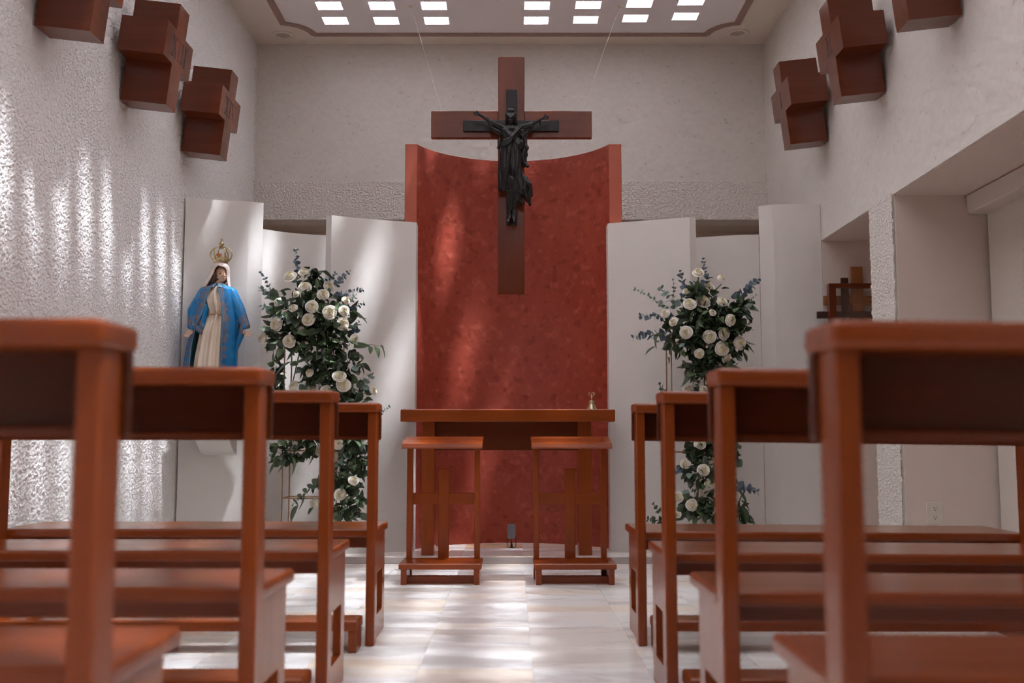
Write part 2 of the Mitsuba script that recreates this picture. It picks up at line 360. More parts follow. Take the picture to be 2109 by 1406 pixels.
screen([(-2.186, 6.80), (-2.023, 6.880), (-1.932, 6.909), (-1.791, 6.937)], None, [(-1.708, 6.981)], (0.05, 0.11), 2.419, 'tall cream curved screen standing behind the crowned statue')
screen([(-1.79, 7.215), (-1.66, 7.33), (-1.52, 7.41), (-1.33, 7.475)], None, None, (0.0, 0.10), 2.29, 'lowest cream curved screen behind the rose arrangement near the statue')
screen([(-1.22, 6.876), (-1.109, 6.937), (-0.92, 7.015), (-0.668, 7.111)], [(-1.262, 6.906)], None, (0.0, 0.12), 2.311, 'cream curved screen with sun streaks joining the red wall near the statue')
screen([(0.668, 7.100), (0.92, 7.0), (1.10, 6.935), (1.204, 6.896)], None, [(1.25, 6.915)], (0.0, 0.12), 2.302, 'cream curved screen joining the red wall behind the altar bell')
screen([(1.28, 7.36), (1.45, 7.30), (1.60, 7.25), (1.752, 7.231)], None, None, (0.0, 0.10), 2.25, 'lowest cream curved screen behind the roses on the bell side')
screen([(1.837, 7.173), (1.95, 7.155), (2.07, 7.147), (2.168, 7.145)], [(1.756, 7.234)], None, (0.0, 0.12), 2.453, 'tall cream screen beside the niche with the framed cross')

# recessed ceiling lamps
for x, y, w in ((-1.933, 8.437, 'above the statue corner of the cream ceiling border'), (1.896, 8.40, 'above the bell-side corner of the cream ceiling border')):
    d = thing('recessed_downlight', 'unlit round recessed ceiling lamp ' + w, 'lamp')
    put('trim_ring', lathe([(0.062, 0), (0.07, -0.012), (0.094, -0.008), (0.098, 0.0), (0.098, 0.004), (0.062, 0.004)], 32, (x, y, ZC)), 'ceiling_cream', d, 40)
    put('lens', lathe([(0.0, -0.010), (0.03, -0.009), (0.050, -0.004), (0.062, 0.001), (0.0, 0.001)], 24, (x, y, ZC)), 'lens_grey', d, 40)

# ------------------------------------------------------------------ pews
def pew(side, D, xa, W, top, bot, S, drop, front, u0, label):
    """side -1 left / +1 right; D depth of the backrest; xa the aisle end; W length; heights of rail, backrest foot and seat."""
    t = thing('pew', label, 'pew', 'wooden pews with open backs')
    def mesh(u0, u1, y0, y1, z0, z1, ch=0.004):
        return place(rbx(u0, u1, y0, y1, z0, z1, ch) if ch >= 0.007 else bx(u0, u1, y0, y1, z0, z1, ch))
    def place(m):
        v = m.vertices.copy()
        v[:, 2] *= 1 - drop * v[:, 0]
        v[:, 0] = xa + side * v[:, 0]; v[:, 1] += D
        f = m.faces if side > 0 else m.faces[:, ::-1]
        return trimesh.Trimesh(v, f, process=False)
    X, Z = 'wood_x', 'wood_z'
    put('seat', mesh(u0, W, -0.016, front, S - 0.033, S, 0.010), X, t, 40)
    put('top_rail', mesh(0, W, -0.112, 0.022, top - 0.038, top, 0.011), X, t, 40)
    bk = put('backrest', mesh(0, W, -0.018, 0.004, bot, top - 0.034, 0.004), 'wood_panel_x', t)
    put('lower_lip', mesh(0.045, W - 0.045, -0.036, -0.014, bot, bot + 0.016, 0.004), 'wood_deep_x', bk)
    put('front_apron', mesh(0.03, W - 0.03, front - 0.14, front - 0.115, S - 0.10, S - 0.030), X, t)
    for u in (0.008, W - 0.043):
        put('post', mesh(u, u + 0.035, -0.09, -0.017, 0, top - 0.036), Z, t)
        zt = S - 0.032
        fp = front - 0.065
        pl = Polygon([(-0.018, 0), (fp, 0), (fp, zt), (-0.018, zt)], [[(0.045, 0.095), (fp - 0.07, 0.095), (fp - 0.07, 0.262), (0.045, 0.262)]])
        put('side_panel', place(prism(pl, 0.026, 'x', u + (0.012 if u < 0.1 else 0.0))), Z, t)
    kn = put('kneeler', mesh(0.052, W - 0.052, -0.225, -0.092, 0.080, 0.121, 0.006), X, t)
    for u in (0.056, W / 2, W - 0.09):
        put('foot', mesh(u, u + 0.034, -0.22, -0.094, 0, 0.082), Z, kn)
    return t
ROWS = [  # D, top, bottom, seat
    (1.44, 0.958, 0.803, 0.466), (2.31, 0.955, 0.801, 0.459), (3.25, 0.950, 0.799, 0.446), (4.20, 0.946, 0.799, 0.436)]
ORD = ['nearest the camera', 'second from the camera', 'third from the camera', 'fourth and nearest the altar']
for k, (D, top, bot, S) in enumerate(ROWS):
    pew(-1, D, (-0.529, -0.533, -0.544, -0.529)[k], 1.53, top, bot, (0.497, 0.479, 0.459, 0.444)[k], 0.0, (0.29, 0.33, 0.36, 0.38)[k], (0.011, 0.013, 0.014, 0.014)[k], f'reddish wooden pew on the statue side of the aisle, {ORD[k]}')
for k, (D, top, bot, S) in enumerate(ROWS):
    pew(1, D, (0.414, 0.437, 0.454, 0.484)[k], 1.585, top - 0.002, bot - 0.004, (0.486, 0.471, 0.454, 0.436)[k], 0.016, (0.29, 0.33, 0.36, 0.38)[k], (0.010, 0.008, 0.014, 0.010)[k], f'reddish wooden pew on the blinds side of the aisle, {ORD[k]}')

# ------------------------------------------------------------------ altar, prie-dieus, bell, device
al = thing('altar', 'long reddish wooden altar table before the red wall', 'altar')
put('table_top', bx(-0.724, 0.670, 6.72, 7.05, 0.916, 0.996, 0.004), 'wood_x', al)
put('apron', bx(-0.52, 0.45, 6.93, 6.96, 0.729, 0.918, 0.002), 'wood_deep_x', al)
for xa, xb in ((-0.594, -0.512), (0.437, 0.525)):
    put('leg', bx(xa, xb, 6.86, 7.03, PLAT_Z, 0.918, 0.003), 'wood_z', al)

def prie_dieu(x0, x1, dx, label):
    """x0..x1: outer faces of the posts at the back."""
    t = thing('prie_dieu', label, 'kneeler', 'prie-dieus in front of the altar')
    prof = Polygon([(5.90, 0.748), (5.895, 0.756), (5.90, 0.776), (5.925, 0.784), (6.15, 0.818), (6.16, 0.806), (6.15, 0.792), (5.93, 0.755)])
    put('armrest', prism(prof, x1 - x0 + 0.035, 'x', x0 - 0.0175 + dx * 0.3), 'wood_x', t)
    for x in (x0, x1 - 0.032):
        put('post', bx(x, x + 0.032, 6.04, 6.10, 0.0, 0.79, 0.003), 'wood_z', t)
    xm = (x0 + x1) / 2
    put('crossbar', bx(x0 + 0.03, x1 - 0.03, 6.062, 6.088, 0.425, 0.492, 0.002), 'wood_x', t)
    put('upright', bx(xm - 0.030 - 0.0, xm + 0.032, 6.056, 6.094, 0.105, 0.632, 0.003), 'wood_z', t)
    kx0, kx1 = x0 - 0.018 + dx, x1 + 0.018 + dx
    put('kneeling_board', bx(kx0, kx1, 5.80, 6.10, 0.084, 0.117, 0.006), 'wood_x', t)
    for x in (kx0 + 0.012, kx1 - 0.044):
        put('foot', bx(x, x + 0.032, 5.81, 6.06, 0.0, 0.086, 0.002), 'wood_z', t)
    put('stretcher', bx(kx0 + 0.04, kx1 - 0.04, 5.87, 5.90, 0.0, 0.042, 0.002), 'wood_x', t)
prie_dieu(-0.610, -0.186, 0.0, 'wooden prie-dieu with an open cross, under the altar on the statue side')
prie_dieu(0.124, 0.547, 0.015, 'wooden prie-dieu with an open cross, under the altar on the bell side')

b = thing('hand_bell', 'small brass hand bell standing on the altar top', 'bell')
bz, bxx, by = 0.996, 0.535, 6.95
put('cup', lathe([(0.0, 0.012), (0.030, 0.0), (0.0355, 0.0), (0.034, 0.012), (0.026, 0.026), (0.020, 0.040), (0.0185, 0.052), (0.0195, 0.058), (0.016, 0.064), (0.006, 0.067), (0.0, 0.067)], 36, (bxx, by, bz)), 'brass', b, 40)
hd = put('handle', lathe([(0.0, 0.060), (0.005, 0.064), (0.004, 0.076), (0.007, 0.082), (0.004, 0.088), (0.005, 0.100), (0.0, 0.116)], 20, (bxx, by, bz)), 'brass', b, 40)
put('scroll', cat([tube([(bxx + s * 0.004, by, bz + 0.092), (bxx + s * 0.014, by, bz + 0.100), (bxx + s * 0.022, by, bz + 0.112), (bxx + s * 0.014, by, bz + 0.118), (bxx + s * 0.004, by, bz + 0.112)], 0.0028, 8) for s in (-1, 1)]), 'brass', hd, True)

g = thing('floor_device', 'small grey upright device in a wire stand on the floor by the red wall', 'device')
gx, gy, gz = -0.004, 7.36, PLAT_Z
body = affinity.translate(sbox(-0.028, 0.062, 0.028, 0.165).buffer(-0.012).buffer(0.012), gx, gz)
put('body', prism(body, 0.03, 'y', gy - 0.015), 'grey_plastic', g)
loop = [(gx - 0.028, gy, gz + 0.09), (gx - 0.031, gy - 0.02, gz + 0.045), (gx - 0.030, gy - 0.03, gz + 0.012), (gx - 0.018, gy - 0.032, gz + 0.003), (gx + 0.018, gy - 0.032, gz + 0.003), (gx + 0.030, gy - 0.03, gz + 0.012), (gx + 0.031, gy - 0.02, gz + 0.045), (gx + 0.028, gy, gz + 0.09)]
put('wire_stand', tube([tuple(q) for q in np.array(catmull(np.array(loop)))] if False else loop, 0.0022, 8), 'dark_slot', g, True)
put('clip', hull_pts([(gx - 0.010, gy - 0.03, gz + 0.001), (gx + 0.012, gy - 0.03, gz + 0.001), (gx, gy - 0.028, gz + 0.022), (gx - 0.010, gy - 0.005, gz + 0.001), (gx + 0.012, gy - 0.005, gz + 0.001), (gx, gy - 0.008, gz + 0.062)]), 'dark_slot', g)

# ------------------------------------------------------------------ hanging cross and bronze figure
cy_ = 7.15
cr = thing('wooden_cross', 'large plain reddish wooden cross hanging before the red wall', 'cross')
put('upright', bx(-0.0985, 0.0885, cy_, cy_ + 0.05, 1.815, 3.520, 0.003), 'wood_deep_z', cr)
put('beam_arm', bx(-0.574, -0.0985, cy_, cy_ + 0.05, 2.930, 3.124, 0.003), 'wood_deep_x', cr)
put('beam_arm', bx(0.0885, 0.567, cy_, cy_ + 0.05, 2.930, 3.124, 0.003), 'wood_deep_x', cr)
for x0, x1, w in ((-0.50, -0.795, 'statue'), (0.50, 0.85, 'bell')):
    w_ = put('hanging_wire', tube([(x0, cy_ + 0.025, 3.1245), (x1, 7.85, ZC)], 0.0010, 6), 'wire_steel', smooth=True)
    tag(w_, f'thin wire from the ceiling down to the cross beam, on the {w} side', 'wire')
    put('hook', lathe([(0.0, -0.012), (0.018, -0.010), (0.022, 0.0), (0.0, 0.001)], 16, (x1, 7.85, ZC)), 'ceiling_cream', w_, 40)

# ------------------------------------------------------------------ stations of the cross
def serif_i(x, h, w=0.16):
    t = w * h; s = 0.10 * h
    return [sbox(x - t / 2, 0, x + t / 2, h), sbox(x - t, 0, x + t, s * 0.6), sbox(x - t, h - s * 0.6, x + t, h)]
def stroke(p, q, w):
    from shapely.geometry import LineString
    return LineString([p, q]).buffer(w / 2, cap_style=2)
def numeral(txt, h):
    """Roman numeral with serifs, as one shapely shape centred on the origin."""
    x, parts = 0.0, []
    for c in txt:
        if c == 'I':
            parts += serif_i(x + 0.16 * h, h); x += 0.46 * h
        elif c == 'X':
            a, b_ = x, x + 0.72 * h
            parts += [stroke((a + 0.10 * h, h), (b_ - 0.08 * h, 0), 0.16 * h), stroke((b_ - 0.12 * h, h), (a + 0.10 * h, 0), 0.07 * h)]
            for xx in (a + 0.12 * h, b_ - 0.12 * h):
                parts += [sbox(xx - 0.17 * h, 0, xx + 0.17 * h, 0.06 * h), sbox(xx - 0.17 * h, h - 0.06 * h, xx + 0.17 * h, h)]
            x += 0.84 * h
        elif c == 'V':
            a, b_ = x, x + 0.72 * h
            parts += [stroke((a + 0.10 * h, h), (a + 0.38 * h, 0), 0.16 * h), stroke((b_ - 0.10 * h, h), (a + 0.38 * h, 0), 0.07 * h)]
            for xx in (a + 0.12 * h, b_ - 0.10 * h):
                parts += [sbox(xx - 0.17 * h, h - 0.06 * h, xx + 0.17 * h, h)]
            x += 0.84 * h
    s = union_all([q.intersection(sbox(-1, 0, 9, h)) for q in parts])
    b0 = s.bounds
    return affinity.translate(s, -(b0[0] + b0[2]) / 2, -h / 2)
LEAN = math.radians(6.5)
def station(side, yc, zb, txt, label):
    """side -1: on the left wall. Local frame: a along the wall as one reads, b up, c out of the wall."""
    t = thing('station_cross', label, 'cross', 'station crosses on the side walls')
    H, L, w, Dp = 0.585, 0.44, 0.158, 0.258
    zc = 0.335                                         # height of the crossing above the foot
    arms = union_all([sbox(-w / 2, 0, w / 2, H), sbox(-L / 2, zc - 0.098, L / 2, zc + 0.098)])
    base = prism(arms, Dp, 'z', 0.0)
    num = affinity.translate(numeral(txt, 0.116), 0, zc)
    nm = cat([prism(q, 0.003, 'z', Dp - 0.002) for q in getattr(num, 'geoms', [num])])
    body = m3.Manifold(m3.Mesh(np.asarray(base.vertices, np.float32), np.asarray(base.faces, np.uint32)))
    for q in getattr(num, 'geoms', [num]):             # the numeral is cut 5 mm into the face
        c = prism(q, 0.02, 'z', Dp - 0.005)
        body = body - m3.Manifold(m3.Mesh(np.asarray(c.vertices, np.float32), np.asarray(c.faces, np.uint32)))
    mm = body.to_mesh(); base = trimesh.Trimesh(mm.vert_properties[:, :3], mm.tri_verts, process=False)
    nm = cat([prism(q, 0.0035, 'z', Dp - 0.0052) for q in getattr(num, 'geoms', [num])])
    def place(m):
        a, b_, c = m.vertices.T
        cc, bb = c * math.cos(LEAN) + b_ * math.sin(LEAN), b_ * math.cos(LEAN) - c * math.sin(LEAN)
        x = (XL + 0.012 + cc) if side < 0 else (XR - 0.012 - cc)
        y = yc + a if side < 0 else yc - a
        return trimesh.Trimesh(np.stack([x, y, zb + bb], 1), m.faces, process=False)
    for m_, nme, bs, par in ((base, 'body', 'wood_deep_x', t), (nm, 'numeral', 'numeral_black', t)):
        q = place(m_)
        if q.volume < 0: q.invert()
        k = put(nme, q, bs, par)
        if nme == 'numeral': tag(k, f'black carved numeral {txt}')
for yc, zb, txt in ((6.76, 2.70, 'XIV'), (5.69, 2.69, 'XIII'), (4.65, 2.69, 'XII')):
    station(-1, yc, zb, txt, f'dark red wooden station cross numbered {txt} on the rough wall' if txt != 'XII' else 'dark red wooden station cross nearest the camera on the rough wall')
for yc, zb, txt in ((6.97, 2.835, 'I'), (5.88, 2.80, 'II'), (4.86, 2.83, 'III')):
    station(1, yc, zb, txt, f'dark red wooden station cross numbered {txt} on the niche side wall' if txt != 'III' else 'dark red wooden station cross nearest the camera above the blinds')

# ------------------------------------------------------------------ right wall: blinds, outlet, framed cross
vb = thing('vertical_blinds', 'beige vertical blinds with a box valance in the deep wall opening', 'blinds')
put('valance', bx(2.585, 2.76, ON + 0.02, PA - 0.015, 2.075, NT - 0.010, 0.003), 'blind_fabric', vb)
y = PA - 0.03
while y > 1.9:
    m = bx(-0.0015, 0.0015, -0.052, 0.052, 0.03, 2.10)
    m.apply_transform(trimesh.transformations.rotation_matrix(math.radians(5), [0, 0, 1])); m.apply_translation((2.70, y - 0.05, 0))
    put('slat', m, 'blind_fabric', vb)
    y -= 0.094
ou = thing('wall_outlet', 'ivory double power outlet low on the side of the wall opening', 'outlet')
ox, oz, oy = 2.34, 0.395, PA
put('plate', bx(ox - 0.046, ox + 0.046, oy - 0.008, oy, oz - 0.062, oz + 0.062, 0.004), 'ivory_plastic', ou)
for dz in (0.024, -0.024):
    so = put('socket', prism(affinity.translate(Point(0, 0).buffer(0.017).intersection(sbox(-0.02, -0.0135, 0.02, 0.0135)), ox, oz + dz), 0.003, 'y', oy - 0.0105), 'ivory_plastic', ou)
    for dx, hh in ((-0.006, 0.0045), (0.006, 0.0035)):
        put('slot', bx(ox + dx - 0.0014, ox + dx + 0.0014, oy - 0.0112, oy - 0.010, oz + dz - hh + 0.003, oz + dz + hh + 0.003), 'dark_slot', so)
    put('slot', lathe([(0, 0), (0.003, 0), (0.003, 0.001), (0, 0.001)], 12).apply_transform(trimesh.transformations.rotation_matrix(math.pi / 2, [1, 0, 0])).apply_translation((ox, oy - 0.010, oz + dz - 0.008)), 'dark_slot', so)

fr = thing('framed_cross', 'glazed dark wooden frame over a dark cross and an orange cross in the niche', 'framed cross')
fy = 7.02
fx0, fx1, fz0, fz1 = 2.175, 2.56, 1.32, 1.868
ft = 0.048
put('frame_bar', bx(fx0, fx1, fy, fy + 0.05, fz1 - 0.030, fz1, 0.002), 'wood_deep_x', fr)
put('frame_bar', bx(fx0, fx1, fy, fy + 0.05, fz0, fz0 + 0.030, 0.002), 'wood_deep_x', fr)
put('frame_bar', bx(fx0, fx0 + ft, fy, fy + 0.05, fz0 + 0.030, fz1 - 0.030, 0.002), 'wood_deep_z', fr)
put('frame_bar', bx(fx1 - ft, fx1, fy, fy + 0.05, fz0 + 0.030, fz1 - 0.030, 0.002), 'wood_deep_z', fr)
put('pane', bx(fx0 + ft, fx1 - ft, fy + 0.012, fy + 0.014, fz0 + 0.03, fz1 - 0.03), 'frame_glass', fr)
dc = put('dark_cross', cat([bx(2.276, 2.328, fy + 0.052, fy + 0.068, 1.28, 1.915, 0.002), bx(2.104, 2.276, fy + 0.052, fy + 0.068, 1.632, 1.680, 0.002), bx(2.328, 2.52, fy + 0.052, fy + 0.068, 1.632, 1.680, 0.002)]), 'dark_wood', fr)
tag(dc, 'dark brown wooden cross')
oc = put('orange_cross', cat([bx(2.352, 2.432, fy + 0.0685, fy + 0.069 + 0.02, 1.25, 1.996, 0.002), bx(2.158, 2.352, fy + 0.0685, fy + 0.0885, 1.725, 1.790, 0.002), bx(2.432, 2.66, fy + 0.0685, fy + 0.0885, 1.725, 1.790, 0.002)]), 'oak_wood', fr)
tag(oc, 'orange brown wooden cross')

# ------------------------------------------------------------------ figures
def at(px, py, Y):
    """The point at depth Y that the photograph shows at the pixel (px, py)."""
    a, b_ = (px - 1054.5) / 2127, (703 - py) / 2127
    c, s = math.cos(PITCH), math.sin(PITCH)
    t = Y / (c - b_ * s)
    return np.array([a * t, Y, HC + (s + b_ * c) * t])

def shell(rings, gap_l, gap_r, n=60, thick=0.006, folds=None, nz=60):
    """A cloth around the axis, open at the front (-y). rings: (z, cx, cy, rx, ry) from top down; gap_*: degrees left open on either side, one per ring. Returns mesh, (s, t) per vertex."""
    R = np.array(rings, float); s = np.linspace(0, len(R) - 1, nz); k = np.arange(len(R))
    z, cx, cy, rx, ry = (np.interp(s, k, R[:, i]) for i in range(5))
    for _ in range(2):
        for arr in (cx, cy, rx, ry):
            arr[1:-1] = (arr[:-2] + 2 * arr[1:-1] + arr[2:]) / 4
    gl, gr = np.radians(np.interp(s, k, gap_l)), np.radians(np.interp(s, k, gap_r))
    tt = np.linspace(0, 1, n)
    th = gl[:, None] + (2 * np.pi - gl - gr)[:, None] * tt[None]          # from the front, over the left, round the back
    f = folds(s[:, None] / (len(R) - 1), th) if folds else 0 * th
    def surf(o):
        return np.stack([cx[:, None] - (rx[:, None] + o + f) * np.sin(th), cy[:, None] - (ry[:, None] + o + f) * np.cos(th), z[:, None] + 0 * th], -1).reshape(-1, 3) + [SX, SY, 0]
    V = np.vstack([surf(0), surf(-thick)]); F = []
    N = nz * n
    i, j = np.meshgrid(np.arange(nz - 1), np.arange(n - 1), indexing='ij'); a = (i * n + j).ravel()
    q = lambda a, b, c, d: np.vstack([np.stack([a, b, c], 1), np.stack([a, c, d], 1)])
    F.append(q(a, a + 1, a + n + 1, a + n)); F.append(q(a + N, a + N + n, a + N + n + 1, a + N + 1))
    j = np.arange(n - 1); F.append(q(j, j + N, j + N + 1, j + 1)); e = (nz - 1) * n + j; F.append(q(e, e + 1, e + N + 1, e + N))
    i = np.arange(nz - 1) * n; F.append(q(i, i + n, i + n + N, i + N)); e = i + n - 1; F.append(q(e, e + N, e + n + N, e + n))
    m = trimesh.Trimesh(V, np.vstack(F), process=False)
    if m.volume < 0: m.invert()
    S, Tt = np.repeat(s / (len(R) - 1), n), np.tile(tt, nz)
    return m, np.concatenate([S, S]), np.concatenate([Tt, Tt]), np.concatenate([np.ones(N), np.zeros(N)])
def loft(rings, n=64, folds=None, nz=70):
    m, S, Tt, o = shell(rings, [0] * len(rings), [0] * len(rings), n + 1, 0.004, folds, nz)
    return m, S
def paint(m, c): return np.tile(np.asarray(c, float), (len(m.vertices), 1))

# crowned statue on a bracket
SX, SY = -1.912, 6.69
st = thing('crowned_statue', 'painted statue of a robed woman in a blue mantle wearing a gold crown', 'statue')
L = lambda *p: np.array([SX + p[0], SY + p[1], p[2]])
SKIN, CREAM, BLUE, LINING, GILT = (0.62, 0.40, 0.27), (0.70, 0.58, 0.46), (0.004, 0.150, 0.36), (0.12, 0.27, 0.33), (0.20, 0.115, 0.085)
hm = bones([(L(0.006, 0.004, 1.888), (0.040, 0.046, 0.046), L(0.008, -0.006, 1.868), (0.036, 0.042, 0.044)), (L(0.008, -0.008, 1.862), (0.033, 0.036, 0.036), L(0.014, -0.026, 1.836), (0.016, 0.016, 0.014)),
            (L(0.014, -0.050, 1.876), 0.0045, L(0.018, -0.056, 1.860), 0.0075), (L(0.016, -0.044, 1.846), (0.011, 0.006, 0.004), L(0.016, -0.043, 1.842), (0.010, 0.006, 0.004)),
            (L(0.003, 0.006, 1.862), 0.026, L(-0.004, 0.008, 1.79), 0.030), (L(-0.004, 0.008, 1.80), 0.03, L(-0.01, 0.01, 1.73), (0.07, 0.045, 0.05))], 0.0035, 8)
col = paint(hm, SKIN); q = hm.vertices - [SX, SY, 0]
for ex in (-0.006, 0.030):                            # eyes, brows, lips
    d = np.hypot((q[:, 0] - ex) / 1.7, q[:, 2] - 1.8745); col[(d < 0.0045) & (q[:, 1] < -0.02)] = (0.10, 0.05, 0.03)
    d = np.hypot((q[:, 0] - ex) / 3.4, q[:, 2] - 1.886); col[(d < 0.0032) & (q[:, 1] < -0.02)] = (0.25, 0.12, 0.07)
d = np.hypot((q[:, 0] - 0.016) / 2.2, q[:, 2] - 1.844); col[(d < 0.0034) & (q[:, 1] < -0.02)] = (0.52, 0.20, 0.16)
def turn(m, deg=26):
    v = m.vertices.copy(); z = np.clip((v[:, 2] - 1.80) / 0.04, 0, 1); a = np.radians(deg) * z * z * (3 - 2 * z)
    x, y = v[:, 0] - SX - 0.004, v[:, 1] - SY - 0.004
    v[:, 0], v[:, 1] = SX + 0.004 + x * np.cos(a) - y * np.sin(a), SY + 0.004 + x * np.sin(a) + y * np.cos(a)
    return trimesh.Trimesh(v, m.faces, process=False)
hm = turn(hm)
put('body', hm, 'painted', st, True, col)
hr = bones([(L(0.004, 0.014, 1.893), (0.046, 0.045, 0.044), L(0.0, 0.014, 1.86), (0.046, 0.042, 0.045)), (L(-0.036, -0.010, 1.88), 0.012, L(-0.048, -0.008, 1.81), 0.012), (L(0.042, -0.008, 1.88), 0.010, L(0.040, -0.008, 1.81), 0.011)], 0.006, 6)
hr = turn(hr)
put('hair', hr, 'painted', st, True, paint(hr, (0.085, 0.040, 0.022)))
vm, S, Tt, o = shell([(1.962, 0.004, 0.004, 0.004, 0.004), (1.952, 0.004, 0.002, 0.036, 0.040), (1.932, 0.004, 0.002, 0.050, 0.056), (1.926, 0.004, 0.002, 0.053, 0.060), (1.914, 0.003, 0.004, 0.056, 0.062), (1.900, 0.002, 0.006, 0.058, 0.064), (1.87, -0.004, 0.010, 0.062, 0.066), (1.83, -0.016, 0.012, 0.076, 0.068), (1.79, -0.028, 0.016, 0.092, 0.070)],
                     [0, 0, 0, 0, 18, 24, 26, 28, 34], [0, 0, 0, 0, 46, 60, 64, 70, 74], 64, 0.006, lambda s, th: 0.004 * np.sin(th * 9 + 4 * s) * s, 40)
put('veil', vm, 'painted', st, True, paint(vm, (0.70, 0.60, 0.55)))
def dfold(s, th): return (0.004 + 0.012 * s) * (np.sin(th * 11 + 1.3 * np.sin(3 * s)) * 0.6 + 0.4 * np.sin(th * 17 + 2)) * (s > 0.02)
dm, S = loft([(1.80, -0.008, 0.004, 0.030, 0.030), (1.78, -0.01, 0.0, 0.07, 0.05), (1.74, -0.012, -0.006, 0.085, 0.062), (1.68, -0.006, -0.01, 0.080, 0.064), (1.615, 0.004, -0.004, 0.066, 0.056), (1.59, 0.002, -0.004, 0.075, 0.060), (1.50, -0.01, -0.008, 0.098, 0.080), (1.30, -0.022, -0.012, 0.118, 0.098), (1.10, -0.02, -0.012, 0.130, 0.11), (0.965, -0.02, -0.012, 0.142, 0.118)], 96, dfold, 90)
put('dress', dm, 'painted', st, True, paint(dm, CREAM))
sa = tube([L(0.004 + 0.071 * math.cos(t), -0.004 - 0.061 * math.sin(t), 1.608 - 0.004 * math.sin(3 * t)) for t in np.linspace(0, 2 * math.pi, 40)], 0.006, 8)
put('sash', sa, 'painted', st, True, paint(sa, (0.50, 0.31, 0.22)))
rings = [(1.808, -0.006, 0.004, 0.034, 0.034), (1.796, -0.012, 0.004, 0.078, 0.058), (1.775, -0.016, 0.002, 0.108, 0.074), (1.71, -0.018, 0.0, 0.128, 0.084), (1.63, -0.018, 0.0, 0.142, 0.092), (1.56, -0.014, 0.002, 0.150, 0.104), (1.49, -0.022, 0.004, 0.152, 0.116), (1.40, -0.036, 0.004, 0.160, 0.126), (1.27, -0.044, 0.004, 0.168, 0.138), (1.00, -0.042, 0.0, 0.172, 0.150)]
mm_, S, Tt, o = shell(rings, [12, 12, 14, 22, 27, 36, 48, 50, 46, 44], [8, 9, 12, 21, 25, 26, 28, 31, 33, 33], 150, 0.006, lambda s, th: (0.002 + 0.010 * s) * np.sin(th * 7 + 5 * s), 110)
def gilt(m, edge, base=BLUE):
    """Blue cloth with brown-gold blossoms where edge (0..1) is small."""
    p_ = m.vertices
    n1 = meshkit.fbm(p_ * [105, 105, 95], 2, seed=11); n2 = meshkit.noise(p_ * [30, 30, 26], seed=4)
    c = np.tile(np.asarray(base, float), (len(p_), 1))
    k = (n1 > 0.50 + 0.34 * np.clip(edge - 0.55, 0, 1)) & (edge < 0.95)
    c[k] = GILT; c[(edge < 0.10)] = (0.10, 0.19, 0.30)
    c *= (0.85 + 0.3 * n2)[:, None]
    return c
edge = np.minimum(Tt / 0.115, (1 - Tt) / 0.075)
col = gilt(mm_, np.minimum(edge, (1.0 - S) / 0.10))
col[o < 0.5] = LINING
put('mantle', mm_, 'painted', st, True, col)
cl = shell([(1.815, -0.004, 0.004, 0.036, 0.036), (1.800, -0.008, 0.002, 0.060, 0.052), (1.782, -0.010, -0.004, 0.078, 0.066)], [6, 8, 10], [6, 8, 10], 60, 0.006, None, 12)[0]
put('collar', cl, 'painted', st, True, paint(cl, (0.17, 0.33, 0.44)))
